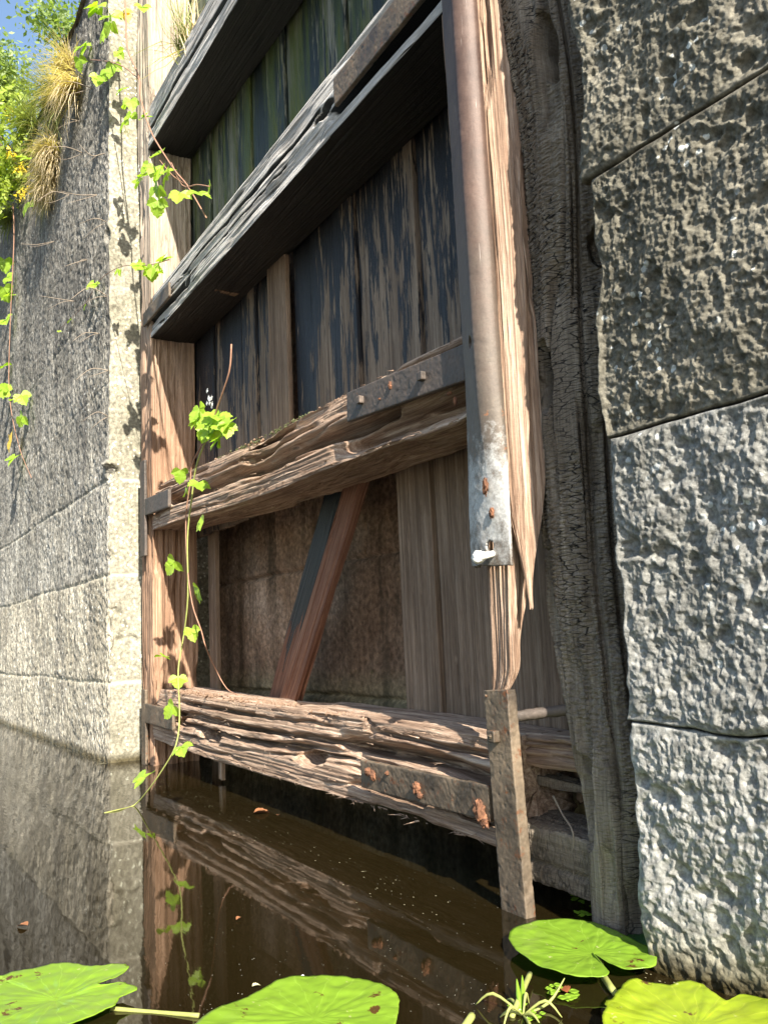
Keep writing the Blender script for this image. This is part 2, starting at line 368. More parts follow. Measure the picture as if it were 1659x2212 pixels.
M_rust = iron('crusted_rust', (.07, .03, .017), (.15, .065, .03), rust=(.23, .10, .05), ramt=.5, metal=0, rough=.85)
M_white = plain('chalky_coating', (.7, .68, .62))
M_leaf = leafm('bramble_leaf', (.17, .32, .02), (.36, .50, .06), .45)
M_leaf_y = leafm('bramble_leaf_turning', (.5, .33, .03), (.55, .42, .08), .4)
M_stem = plain('bramble_stem', (.30, .16, .10)); M_stem_g = plain('green_stem', (.28, .30, .08)); M_root = plain('dead_tendril', (.25, .2, .15))
M_lily = leafm('water_lily_leaf', (.11, .23, .012), (.20, .32, .03), .22, .26, scale=9, hole=.645, vein=9.5)
M_lily_y = leafm('yellowing_lily_leaf', (.13, .27, .01), (.30, .34, .02), .22, .33, scale=7, hole=.60, vein=9.5)
M_lily_d = leafm('shade_dark_lily_leaf', (.03, .09, .02), (.05, .13, .03), .1, .4, scale=9)  # darker green: shade at the wall foot put into the leaf colour
M_grass_dry = leafm('dry_grass', (.42, .34, .21), (.56, .47, .32), .3, .7)
M_grass_g = leafm('green_grass', (.12, .16, .04), (.27, .29, .11), .3, .6)
M_tree = leafm('tree_foliage', (.16, .26, .03), (.36, .42, .08), .45, .5)
M_tree_d = leafm('far_tree_foliage', (.12, .20, .05), (.24, .30, .10), .45, .5)
M_bark = plain('bark', (.12, .09, .06)); M_flower = plain('white_petals', (.8, .8, .72)); M_gold = plain('yellow_florets', (.75, .55, .02))

# ------------------------------------------------------------------ SETTING: water, bank
def water_mat():
    m, nt, P = newmat('murky_canal_water'); L = nt.links.new
    tc = nt.nodes.new('ShaderNodeTexCoord'); v = tc.outputs['Object']
    n1 = noise(nt, v, .8, 4); P.inputs['Roughness'].default_value = .03; P.inputs['IOR'].default_value = 1.42
    L(mix(nt, n1, (.007, .005, .0015), (.016, .011, .004)), P.inputs['Base Color'])
    r1 = noise(nt, mapping(nt, v, (5, 22, 1)), 1.6, 2, .5, .3)
    r2 = noise(nt, v, 2.3, 2, .5)
    sx = sep(nt, v)[0]; k = wmap(nt, sx, -3.6, -5.6, .03, .22)
    k2 = math_(nt, 'MULTIPLY', k, .12)
    b = N(nt, 'ShaderNodeBump', Distance=.035); L(r1, b.inputs['Height']); L(k2, b.inputs['Strength'])
    b2 = N(nt, 'ShaderNodeBump', Distance=.02, Strength=.04); L(r2, b2.inputs['Height']); L(b.outputs[0], b2.inputs['Normal'])
    L(b2.outputs[0], P.inputs['Normal']); return m
me = npmesh('water', [(-400, -400, 0), (400, -400, 0), (400, 40, 0), (-400, 40, 0)], [[0, 1, 2, 3]], False)
tag(link('water', me, mats=[water_mat()]), kind='structure')
me = npmesh('ground', [(-400, 1.2, 6.35), (400, 1.2, 6.35), (400, 300, 9), (-400, 300, 9)], [[0, 1, 2, 3]], False)
tag(link('ground', me, mats=[plain('grassy_bank', (.08, .10, .03))]), kind='structure')

# ------------------------------------------------------------------ LEFT WALL (face + recess end face in one corner surface)
XC = -6.30; WT = 6.45
LW = thing('stone_lock_wall', (XC, 0, 0), 'tall grey tooled stone wall with pale corner left of the gate', 'wall')
tf = np.concatenate([-np.geomspace(.02, 9.7, 430)[::-1]**1.0, ]); tf = -(np.linspace(0, 1, 430)**1.45*9.7)[::-1]
te = np.linspace(.012, .95, 70); tt = np.concatenate([tf, te]); zz = np.linspace(-.4, WT, 560)
TT, ZZ = np.meshgrid(tt, zz, indexing='ij')
base = np.where(TT[..., None] < 0, np.stack([XC+TT, 0*TT, ZZ], -1), np.stack([XC+0*TT, TT, ZZ], -1))
nb = ss(-.03, .03, TT); nrm = np.stack([nb, -(1-nb), 0*nb], -1); nrm /= np.linalg.norm(nrm, axis=-1)[..., None]
Zj = [.554, 1.32, 2.02, 2.75, 3.5, 4.22, 4.95, 5.7]
wz = ZZ+.012*vn(TT*3, ZZ*0, ZZ*0, 3); jd = np.min([np.abs(wz-j) for j in Zj], 0)
joint = np.exp(-(jd/.010)**2)
row = np.searchsorted(Zj, ZZ)
vj = np.abs(((-TT+row*.61) % 1.25)-.62); joint = np.maximum(joint, np.where(TT < -.3, np.exp(-(vj/.008)**2)*.6, 0))
f1, f2 = worley(TT*34, 0*TT, ZZ*20, 4)
face = .009*ss(.1, .8, f1)+.010*fbm(TT*14, 0*TT, ZZ*8, 4, 8)+.012*fbm(TT*2.2, 0*TT, ZZ*2, 3, 18)
face += .005*fbm(TT*60, 0*TT, ZZ*34, 2, 88)
endf = .006*fbm(TT*9+4, 0*TT, ZZ*7, 4, 28)+.004*fbm(TT*30, 0*TT, ZZ*30, 2, 29)
dsp = face*(1-nb)+endf*nb+joint*np.where(ZZ < 2.3, .012, .006)
def gouge(tc, zc, rt, rz, dep):
    q = ((TT-tc)/rt)**2+((ZZ-zc)/rz)**2+.8*fbm(TT*12, 0*TT, ZZ*12, 3, int(zc*10)); return dep*ss(1.1, .5, q)
dsp += gouge(.03, .93, .10, .14, .035)+gouge(.02, 2.05, .08, .07, .05)+gouge(-.03, 3.9, .05, .07, .03)+gouge(.0, 1.45, .05, .05, .02)+gouge(.06, 3.3, .05, .05, .015)+gouge(.13, .84, .08, .05, .02)
dsp -= .035*np.exp(-((TT+.04)/.09)**2-((ZZ-2.13)/.022)**2)
dsp += .012*np.exp(-(TT/.02)**2)*(1+fbm(TT*0, 0*TT, ZZ*6, 3, 40))
V = base-nrm*dsp[..., None]
F = gridF(len(tt), len(zz)); mi = (np.repeat((tt[:-1] >= -.012).astype(int), len(zz)-1))
gx = (np.repeat(tt[:-1], len(zz)-1)); 
me = npmesh('wall_face', V.reshape(-1, 3), F[:, ::-1], True, mi)
bk = np.floor((-TT+row*.61)/1.25).astype(int); tone = (_h(bk, row, row*0, 5)/65536.-.5)*.35*(TT < 0)+(_h(row*0, row, row*0, 8)/65536.-.5)*.2
def attr(me, nm, a): q = me.attributes.new(nm, 'FLOAT', 'POINT'); q.data.foreach_set('value', np.asarray(a, dtype=np.float32).ravel())
attr(me, 'tone', tone); attr(me, 'mortar', np.clip(np.exp(-((jd+.006*fbm(TT*20, 0*TT, ZZ*20, 3, 60))/.014)**2), 0, 1)*np.where(ZZ < 2.3, .9, .5)*(fbm(TT*3, 0*TT, ZZ*3, 2, 61) > -.3))
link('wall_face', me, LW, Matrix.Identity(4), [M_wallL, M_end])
# coping / body behind
def boxmesh(name, parent, mat, lo, hi, j=0):
    x0, y0, z0 = lo; x1, y1, z1 = hi
    V = [(x0,y0,z0),(x1,y0,z0),(x1,y1,z0),(x0,y1,z0),(x0,y0,z1),(x1,y0,z1),(x1,y1,z1),(x0,y1,z1)]
    F = [[0,3,2,1],[4,5,6,7],[0,1,5,4],[1,2,6,5],[2,3,7,6],[3,0,4,7]]
    return link(name, npmesh(name, V, F, False), parent, Matrix.Identity(4), [mat])
boxmesh('wall_core', LW, M_wallL, (-16.0, .05, -.6), (XC-.06, 1.3, WT-.02))
def copingmesh():
    nx, ny = 260, 30
    u = np.linspace(-16.0, XC+.0, nx); q = np.linspace(0, 1, ny); U, Q = np.meshgrid(u, q, indexing='ij')
    ang = Q*1.5; yy = -.03+Q*1.3; z = WT+.02+.06*fbm(U*1.3, Q*3, 0*U, 4, 3)-.10*(1-ss(0, .12, Q))
    yy = yy+.02*fbm(U*3, 0*U, Q*2, 3, 7)*(1-Q)
    link('coping', npmesh('coping', np.stack([U, yy, z], -1).reshape(-1, 3), gridF(nx, ny)), LW, Matrix.Identity(4), [M_wallL])
copingmesh()

# ------------------------------------------------------------------ BACK WALL of the recess
BW = thing('recess_back_wall', (-4, .85, 0), 'damp brown masonry at the back of the recess, seen through the missing planks', 'wall')
xs = np.linspace(-6.32, -1.5, 420); zs = np.linspace(-.4, 2.6, 300); U, Z2 = np.meshgrid(xs, zs, indexing='ij')
d = .012*fbm(U*7, 0*U, Z2*7, 5, 3)+.006*fbm(U*40, 0*U, Z2*40, 2, 5)
wz = Z2+.03*fbm(U*2, 0*U, 0*U, 3, 9)
for j in (.46, 1.22, 2.0): d = d+.030*np.exp(-((wz-j)/.012)**2)*(1+.5*vn(U*5, 0*U, 0*U, 4))
for (xj, z0, z1) in ((-4.05, 1.22, 2.0), (-5.1, .46, 1.22), (-3.2, .46, 1.22), (-2.6, 1.22, 2.0), (-4.7, -.4, .46), (-3.6, -.4, .46)):
    d = d+.022*np.exp(-((U-xj+.01*fbm(0*U, 0*U, Z2*6, 2, 2))/.012)**2)*((Z2 > z0) & (Z2 < z1))
me = npmesh('masonry', np.stack([U, .80+d, Z2], -1).reshape(-1, 3), gridF(len(xs), len(zs))[:, ::-1]); rw_ = np.searchsorted([.46, 1.22, 2.0], Z2); bx = np.floor((U+rw_*.5)/1.05).astype(int); attr(me, 'tone', (_h(bx, rw_, rw_*0, 4)/65536.-.5)*.5)
link('masonry', me, BW, Matrix.Identity(4), [M_back])
boxmesh('upper_masonry', BW, M_back, (-6.3, .83, 2.55), (-1.5, 1.3, WT))

# ------------------------------------------------------------------ RIGHT WALL: big rough blocks
RW = thing('rough_stone_wall', (-1.5, 0, 0), 'wall of large pitted quarry-faced stone blocks right of the gate', 'wall')
XR = -1.52
def block(x0, x1, z0, z1, mat, seed, res=.0028, y0=0., rough=1., joint_slant=0., lab=None, pil=.0):
    nx, nz = int((x1-x0)/res)+2, int((z1-z0)/res)+2
    u = np.linspace(0, 1, nx); v = np.linspace(0, 1, nz); U, W = np.meshgrid(u, v, indexing='ij')
    X = x0+(x1-x0)*U; Z = z0+(z1-z0)*W
    ed = np.minimum(np.minimum(X-x0, x1-X), np.minimum(Z-z0, z1-Z))
    R = .007*(1+.5*fbm(X*5, 0*X, Z*5, 2, seed+2)); e = np.clip(ed/R, 0, 1); rnd = R*(1-np.sqrt(np.clip(1-(1-e)**2, 0, 1)))
    big = .030*fbm(X*2.6, 0*X, Z*2.6, 3, seed)
    wx = .018*fbm(X*11, 0*X+seed, Z*11, 3, seed+40); wz_ = .018*fbm(X*11, 0*X+seed, Z*11, 3, seed+41)
    rid = 0; a_ = 1.
    for o_ in range(5): rid = rid+a_*(1-2.4*np.abs(vn((X+wx)*26*2**o_, 0*X+seed+o_, (Z+wz_)*(15 if z1 < 1.3 else 22)*2**o_, seed+3+o_))); a_ *= .62
    rid = rid*.8
    f1, f2 = worley((X+wx)*16, 0*X+seed, (Z+wz_)*18, seed+5)
    pit = ss(.55, .1, f1)*ss(-.25, .35, vn(X*7, 0*X, Z*7, seed+6))
    f3, f4 = worley(X*48, 0*X+seed, Z*52, seed+7)
    d = big-rough*(.0036*rid)+rough*.017*pit+rough*.0045*ss(.5, .1, f3)+.004*fbm(X*70, 0*X, Z*70, 2, seed+8)
    m = ss(0, .022, ed); d = d*m*(1)+rnd
    dx = .045*fbm(0*X+seed, 0*X, Z*4, 5, seed+11, .6)*(1-U)**10+.010*fbm(0*X, X*4, Z*0, 3, seed+1)*0
    zz = Z+joint_slant*(X-x0)+.012*fbm(X*4, 0*X, 0*X, 3, int(round(z1*10)))*W**6+.012*fbm(X*4, 0*X, 0*X, 3, int(round(z0*10)))*(1-W)**6
    V = np.stack([X+dx, y0+d, zz], -1)
    # skirts going back
    sk = []
    n0 = nx*nz; idx = np.arange(n0).reshape(nx, nz)
    ring = np.concatenate([idx[:, 0], idx[-1, 1:], idx[-2::-1, -1], idx[0, -2:0:-1]])
    V = V.reshape(-1, 3); rv = V[ring]; Fs = [gridF(nx, nz)[:, ::-1]]; prev = ring; allV = [V]; base = n0
    for dep in (.01, .04, .1, .2, .4, .8):
        q = rv.copy(); q[:, 1] += dep; nn_ = .008*fbm(q[:, 0]*22, q[:, 1]*22, q[:, 2]*22, 3, seed+21)
        q[:, 0] += nn_; cur = base+np.arange(len(ring)); base += len(ring); allV.append(q)
        Fs.append(np.stack([prev, np.roll(prev, -1), np.roll(cur, -1), cur], 1)); prev = cur
    me = npmesh('stone_block', np.concatenate(allV), np.concatenate(Fs))
    o = link('stone_block', me, RW, Matrix.Identity(4), [mat])
    if lab: o['label'] = lab
X2 = -.86
block(XR+.005, X2, -.45, .551, M_wallR_lo, 11, lab='grey wet-footed block standing in the water')
block(XR+.012, X2-.05, .556, 1.267, M_wallR_lo, 23, lab='pale blue-grey block with coarse pits')
block(XR+.0, X2+.1, 1.272, 1.960, M_wallR_up, 31, rough=1.15)
block(XR+.005, X2-.1, 1.966, 2.80, M_wallR_up, 47)
block(XR, X2, 2.81, 3.6, M_wallR_up, 53, res=.012)
for i, (za, zb) in enumerate([(-.45, .548), (.558, 1.262), (1.275, 1.957), (1.966, 2.8), (2.81, 3.6)]):
    block(X2+[.0, -.05, .1, -.1, 0][i]+.012, 1.6, za, zb, M_wallR_lo if i < 2 else M_wallR_up, 60+i, res=.012)
for i, (za, zb) in enumerate([(3.61, 4.5), (4.51, 5.4), (5.41, WT)]): block(XR, 2.5, za, zb, M_wallR_up, 70+i, res=.03)
block(1.612, 9, -.45, 3.6, M_wallR_up, 81, res=.04)
boxmesh('joint_core', RW, M_mortar, (XR+.05, .045, -.6), (9, 1.3, WT-.05))

# ------------------------------------------------------------------ LOCK GATE
GT_ = thing('lock_gate', G(2, .15, 0), 'decayed timber lock gate with broken sheathing and rusty iron straps', 'lock gate')
GRP = None
# left post (outer piece, inner piece), grain along local x = up; local z = along gate (left), local y = into the recess
z0, z1 = -.3, 7.
def postf(seed, amp):
    g = grainf(seed, amp, .45, 26, .03, 6)
    def f(X, Y, Z, NY, NZ): return g(X, Y, Z, NY, NZ)+.035*(NZ < -.5)*ss(2.6, 2.0, X)*(np.exp(-((Y-.02+.012*vn(X*1.8, 0*X, 0*X, 4))/.009)**2)+.7*np.exp(-((Y+.07+.01*vn(X*2.2, 0*X, 0*X, 6))/.007)**2))+.03*np.exp(-((Z-.02+.01*vn(X*1.5, 0*X, 0*X, 3))/.012)**2)*(NY < -.5)
    return f
LP = timber('mitre_post', GT_, M_post_l, G(4.01, .165, z0), G(4.01, .165, z1), T3, rect(.33, .32), 1000, 200, postf(3, .0095), lambda x: (0, .006*np.sin(x*1.3), 1, 1), label='left post, bleached at the top, red brown below')
# right post: chamfered, splintered, narrowing below the iron bar
def rp_x(x):
    z = x+z0; k = ss(.80, 1.02, z); return (0*x, .0*x, 1+0*x, 1+0*x)
main = [(0, .065), (0, -.045), (.012, -.055), (.07, -.055), (.07, .07)]
RP = timber('heel_post', GT_, M_post_r, G(-.012, .0, .44), G(-.012, .0, 4.2), T3, main, 1100, 150, grainf(13, .0055, .7, 38, .012, 14), lambda x: (.004*np.sin(x*3), .012*ss(.6, .1, x)+.035*ss(.25, .12, x)+.006*np.sin(x*4+1), 1-.5*ss(.5, .3, x)-.3*ss(.25, .12, x), 1-.15*ss(.55, .3, x)-.35*ss(.25, .12, x)), label='right post of the gate, split and sun bleached')
# outer splinter piece of the post, from its pointed tip upward (sub-part)
def spl(x): 
    k = ss(0, .42, x); return (.01*(1-k), -.045*(1-k)+.008*np.sin(x*4), .15+.85*k, .03+.97*k)
timber('split_outer_face', RP, M_post_r, G(-.085, .004, .86), G(-.085, .004, 4.2), T3, [(.0, .05), (.004, -.012), (.025, -.045), (.055, -.070), (.085, -.085), (.085, .05)], 1000, 160, (lambda X, Y, Z, NY, NZ: grainf(17, .006, .7, 30, .03, 11)(X, Y, Z, NY, NZ)*ss(-.05, .55, X)), spl, rag=.02)
timber('shaded_left_edge', RP, M_post_r, G(.095, .012, 1.02), G(.095, .012, 4.2), T3, [(.0, .03), (0, -.045), (.2, -.045), (.2, .03)], 600, 90, grainf(19, .005, .8, 26), None, rag=.03)
# rails
def strata(front, amp, lam, seed, cuts=(), base=None, holes=(), mat_under=False):
    g = base or grainf(seed, .006, .8, 30, .018, 6)
    def f(X, Y, Z, NY, NZ):
        d = g(X, Y, Z, NY, NZ)*np.where(mat_under, 1-.75*ss(.4, .9, -NZ), 1.)
        ph = Z/lam+.40*vn(X*.9, 0*X, Z*4, seed+40)+.10*vn(X*6, 0*X, Z*8, seed+41)
        fr = ss(.0, .5, NY)
        d = d+fr*amp*(.5+.5*np.cos(6.283*ph))**5*ss(-.4, .2, vn(X*1.7, 0*X, Z*9, seed+50))
        for (xa, xb, zc, hw, dep) in cuts:
            wv = zc+.012*vn(X*2.3, 0*X, 0*X, seed+7)+.004*vn(X*11, 0*X, 0*X, seed+8)
            d = d+fr*dep*np.exp(-(np.abs(Z-wv)/hw)**3)*ss(xa-.08, xa+.08, X)*ss(xb+.08, xb-.08, X)
        for (xc, zc, rx, rz, dep) in holes:
            q = ((X-xc)/rx)**2+((Z-zc)/rz)**2+.5*fbm(X*12, 0*X, Z*20, 2, seed); d = d+fr*dep*ss(1., .5, q)
        return d
    return f
def rail(zl, zr, h, mat, seed, disp, dep=.33, s0=.09, s1=3.86, off=0., xf=None, label=None, rag=.03, nx=800, M=340):
    d = dep/2+off
    return timber('rail', GT_, mat, G(s0, d, zr), G(s1, d, zl), UP, [(-dep/2, -h/2), (dep/2, -h/2), (dep/2-.004, 0), (dep/2-(.012 if zl > 2.5 else .05), h/2), (-dep/2, h/2)], nx, M, disp, xf, 3, rag, label)
rail(4.61, 4.40, .35, M_beam_hi, 1, strata(1, .006, .12, 1, [(.3, 3.8, -.02, .018, .03)], grainf(1, .004, .8, 34, .01), mat_under=True), label='topmost rail, bleached front and mossy tarred underside')
rail(3.13, 3.08, .31, M_beam_hi, 2, strata(1, .010, .11, 2, [(0, .85, -.055, .028, .09), (2.9, 3.8, -.05, .018, .05), (1.0, 3.0, .04, .008, .03), (1.4, 2.9, -.03, .006, .025)], grainf(2, .005, .8, 34, .014), [(.95, .0, .12, .03, .05)], mat_under=True), label='second rail, silver grey front over a black tarred underside')
def x3(x): return (0*x, .012*np.sin(x*2.1+.5), 1-.0*x, 1-.10*ss(.1, 0, x))
R3 = rail(1.74, 1.622, .32, M_beam_lo, 3, strata(1, .050, .062, 3, [(0, .9, -.07, .035, .10), (.5, 3.4, .0, .030, .15), (1.2, 2.8, .075, .010, .03)], grainf(3, .0065, .8, 30, .036, 8)), xf=x3, label='third rail, split lengthwise by rot')
def x4(x): return (0*x, .010*np.sin(x*1.7), 1, 1-.0*x)
R4 = rail(.338, .305, .33, M_beam_lo, 4, strata(1, .060, .058, 4, [(0, 1.05, .05, .022, .12), (0, .9, -.085, .022, .06), (.9, 3.5, .055, .010, .07), (1.0, 3.2, -.01, .012, .07), (1.2, 3.3, .115, .006, .04)],
          grainf(4, .007, .9, 30, .038, 8), [(2.65, -.035, .22, .035, .12), (1.35, -.045, .16, .035, .13), (3.25, .0, .14, .05, .1)]), xf=x4, label='lowest rail, deeply rotted into strands just above the water')
def splinters(par, zl, zr, h, n, seed, mat):
    r = np.random.RandomState(seed); V = []; F = []; c = G(2, 0, zl)
    for k in range(n):
        s_ = r.uniform(.12, 3.8); zc = zr+(zl-zr)*s_/3.9+(r.uniform(-.5, .5) if r.rand() < .35 else (-.5 if r.rand() < .6 else .5))*h*.94
        p = G(s_, r.uniform(-.004, .012)+(.03 if zc > zl else 0), zc)-c; L = r.uniform(.015, .07); t = T3*r.choice([-1, 1])+np.array([0, -r.uniform(.05, .5), r.uniform(-.35, .25)]); t /= np.linalg.norm(t)
        wv = UP*r.uniform(.0012, .0035); o = np.array([0, -.0015, 0]); b = len(V)
        V += [p-wv, p+wv, p+o*2, p+t*L]; F += [[b, b+1, b+3], [b+1, b+2, b+3], [b+2, b, b+3]]
    tag(link('splinters', npmesh('splinters', V, F, False), par, Matrix.Translation(Vector(c)), [mat]), kind='stuff')
splinters(R3, 1.74, 1.622, .30, 260, 1, M_beam_lo); splinters(R4, .338, .305, .31, 340, 2, M_beam_lo)
M_moss = plain('moss', (.07, .08, .025)); M_crumb = plain('rot_crumbs', (.22, .14, .09))
def crumbs(par, zl, zr, h, n, seed, mat, ra, rb, sa=.2, sb=3.8, nm='moss'):
    r = np.random.RandomState(seed); V = []; F = []; c = G(2, 0, zl)
    cl = r.uniform(sa, sb, 9)
    for k in range(n):
        s_ = float(np.clip(cl[r.randint(9)]+r.normal(0, .12), sa, sb)); p = G(s_, .05+r.uniform(0, .10), zr+(zl-zr)*s_/3.9+h/2-.006)-c; q = r.uniform(ra, rb); b = len(V)
        for (x, y, z) in ((1,0,0),(-1,0,0),(0,1,0),(0,-1,0),(0,0,1),(0,0,-1)): V.append(p+np.array([x, y, z])*q*r.uniform(.6, 1.3))
        F += [[b+i for i in f] for f in ((0,2,4),(2,1,4),(1,3,4),(3,0,4),(2,0,5),(1,2,5),(3,1,5),(0,3,5))]
    tag(link(nm, npmesh(nm, V, F, False), par, Matrix.Translation(Vector(c)), [mat]), kind='stuff')
crumbs(R3, 1.74, 1.622, .32, 500, 3, M_moss, .003, .009, 1.2, 3.2); crumbs(R3, 1.74, 1.622, .32, 300, 4, M_crumb, .003, .010, nm='rot_crumbs')
crumbs(R4, .338, .305, .33, 500, 5, M_crumb, .003, .012, nm='rot_crumbs')
# broken rail ends right of the strap
timber('rail_stub', GT_, M_beam_lo, G(-.30, .24, .42), G(.10, .20, .42), UP, rect(.13, .10), 120, 90, grainf(61, .006, 2, 30, .02), None, 3, .05)
timber('rail_stub', GT_, M_char, G(-.30, .25, .305), G(.10, .22, .33), UP, rect(.10, .04), 100, 70, grainf(62, .006, 3, 30, .02), None, 2, .06)
timber('rail_stub', GT_, M_char, G(-.24, .22, .12), G(.12, .16, .15), UP, rect(.22, .17), 120, 110, gator(63, .004, 30, 20, .03), None, 5, .04)
# sheathing planks
def plankf(seed): return grainf(seed, .0016, .5, 40, .0)
s = .10; i = 0; PZ = []
widths = [.24, .25, .23, .27, .25, .22, .28, .24, .26, .25, .22, .27, .25, .24, .26]
while s < 3.9 and i < len(widths):
    wd = widths[i]; c = s+wd/2; s += wd+.008+(.03 if i == 10 else 0)
    jit = .006*((i*37) % 5-2)
    # middle bay
    lo = .02 if c < 1.15 else 1.62
    mt = M_plank_tar if i not in (8,) else M_plank_bare
    if c < 1.15:
        timber('sheathing_plank', GT_, M_plank_bare, G(c, .355+jit, .30-.06*(i % 2)), G(c, .355+jit, 1.60), T3, rect(.035, wd), 300, 80, grainf(100+i, .0028, .5, 34, .0), None, 1, .05)
    timber('sheathing_plank', GT_, mt, G(c, .350+jit-(.03 if i == 8 else 0), 1.55), G(c, .350+jit-(.03 if i == 8 else 0), 3.10), T3, rect(.035, wd), 300, 70, plankf(120+i), None, 1, .01)
    timber('sheathing_plank', GT_, M_plank_green, G(c, .350+jit, 3.10), G(c, .350+jit, 4.55), T3, rect(.035, wd), 200, 50, plankf(140+i), None, 1, .01)
    timber('sheathing_plank', GT_, M_plank_green, G(c, .350+jit, 4.55), G(c, .350+jit, 6.6), T3, rect(.035, wd), 60, 30, plankf(160+i), None, 1, .01)
    i += 1
for k, (sc, wd, za, zb, dd) in enumerate([(-.05, .16, .25, 2.0, .30), (-.20, .13, .22, 1.5, .31), (-.31, .08, .30, .9, .27)]):
    timber('sheathing_plank', GT_, M_plank_bare if k < 2 else M_char, G(sc, dd, za), G(sc, dd, zb), T3, rect(.04, wd), 260, 80, grainf(180+k, .004, .5, 34), None, 1, .06)
timber('sheathing_plank', GT_, M_plank_bare, G(3.73, .40, -.2), G(3.73, .40, 1.6), T3, rect(.035, .16), 200, 60, grainf(190, .003, .5, 30), None, 1, .02)
# broken brace (leaning)
a, b = gat(598, 1530, .40), gat(752, 985, .40)
timber('leaning_board', GT_, M_brace_tar, a, b, N3, rect(.20, .04), 260, 90, grainf(201, .002, .6, 30, .006), None, 1, .05, label='board behind, tarred black above and bare red brown at its foot')
a, b = gat(618, 1545, .32), gat(788, 985, .33)
timber('leaning_board', GT_, M_brace, a, b, N3, rect(.16, .05), 300, 110, grainf(205, .003, .6, 30, .004), None, 1, .04, label='red brown board leaning diagonally in the open lowest bay')
# pale loose board under second rail
timber('loose_board', GT_, M_plank_bare, gat(412, 680, .16), gat(492, 628, .20), N3, rect(.012, .16), 60, 40, grainf(210, .001), None, 1, .02, label='pale broken board wedged under the second rail')
timber('hanging_splinter', GT_, M_beam_lo, G(2.84, .12, .02), G(2.84, .12, .24), T3, rect(.03, .05), 60, 40, grainf(212, .004), None, 2, .02)

# ---- ironwork
def boltblob(parent, p, r, mat, seed, name='rusted_bolt', el=(1, 1, 1)):
    r = r*(.7 if name == 'rusted_bolt' else 1.)
    nu, nv = 22, 30; th = np.linspace(0, np.pi, nu); ph = np.linspace(0, 2*np.pi, nv, endpoint=False); A, B = np.meshgrid(th, ph, indexing='ij')
    P = np.stack([np.sin(A)*np.cos(B), np.sin(A)*np.sin(B), np.cos(A)], -1)
    k = 1+(.9 if name != 'nail_head' else .25)*fbm(P[..., 0]*2.8+seed, P[..., 1]*2.8, P[..., 2]*2.8, 5, seed, .65)
    return link(name, npmesh(name, (P*k[..., None]*r*np.array(el)).reshape(-1, 3), gridF(nu, nv, True)), parent, Matrix.Translation(Vector(p)), [mat])
def nut(parent, p, w_, mat, seed):
    p = np.array(p); return timber('bolt_head', parent, mat, p-N3*.012, p+N3*.01, UP, rect(w_, w_), 8, 32, ironf(seed, .0015), None, 1)
# right T-strap
TS = timber('iron_T_strap', GT_, M_iron, G(-.040, -.022, -.25), G(-.008, -.022, .622), T3, rect(.036, .115), 260, 90, ironf(3, .0016), None, 1, 0, label='right iron strap running down into the water')
timber('strap_arm', TS, M_iron, G(.06, -.024, .288), G(.865, -.020, .288), UP, rect(.022, .105), 260, 70, ironf(4, .0016), lambda x: (0*x, -.003*x, 1, 1-.04*x), 1, 0)
boltblob(TS, G(.10, -.04, .265), .030, M_rust, 5, el=(1, .8, 1.5)); boltblob(TS, G(.085, -.035, .235), .022, M_rust, 6, el=(1, .8, 1.3))
boltblob(TS, G(.46, -.04, .285), .020, M_rust, 7, el=(1.2, .9, 1.3)); boltblob(TS, G(.44, -.038, .262), .014, M_rust, 8)
boltblob(TS, G(.66, -.035, .31), .010, M_rust, 9); boltblob(TS, G(.765, -.035, .29), .020, M_rust, 10, el=(1, .8, 1.3)); boltblob(TS, G(.80, -.035, .30), .022, M_rust, 11, el=(1, .8, 1))
nut(TS, G(-.003, -.05, .49), .034, M_iron, 12); boltblob(TS, G(-.003, -.06, .49), .010, M_iron, 12)
boltblob(TS, G(.03, -.045, .605), .005, M_iron, 13)
# rod behind strap
timber('iron_rod', TS, M_iron_blue, G(-.045, -.01, .545), G(-.22, .16, .57), UP, [(.017*math.cos(a), .017*math.sin(a)) for a in np.linspace(0, 6.283, 16, endpoint=False)], 40, 24, ironf(15, .002), None, 1, .02)
# third rail right strap
S3 = timber('iron_strap', GT_, M_iron_blue, G(.06, -.018, 1.650), G(.865, -.016, 1.706), UP, rect(.022, .120), 260, 70, ironf(21, .0015), None, 1, 0)
for k, sx in enumerate((.30, .74)): nut(S3, G(sx, -.034, 1.65+sx*.07), .030, M_iron_blue, 22+k)
boltblob(S3, G(.52, -.03, 1.70), .012, M_rust, 24, el=(1, .7, 1.8)); boltblob(S3, G(.60, -.03, 1.67), .006, M_rust, 25)
boltblob(S3, G(.19, -.0, 1.585), .008, M_rust, 26, el=(2, 1, 1)); boltblob(S3, G(.16, .0, 1.55), .008, M_rust, 27, el=(1, 1, 2.4))
# second rail right strap
S2 = timber('iron_strap', GT_, M_iron, G(.06, -.018, 3.085), G(.87, -.016, 3.075), UP, rect(.020, .125), 200, 60, ironf(31, .0015), None, 1, 0, label='lichen-stained strap on the second rail')
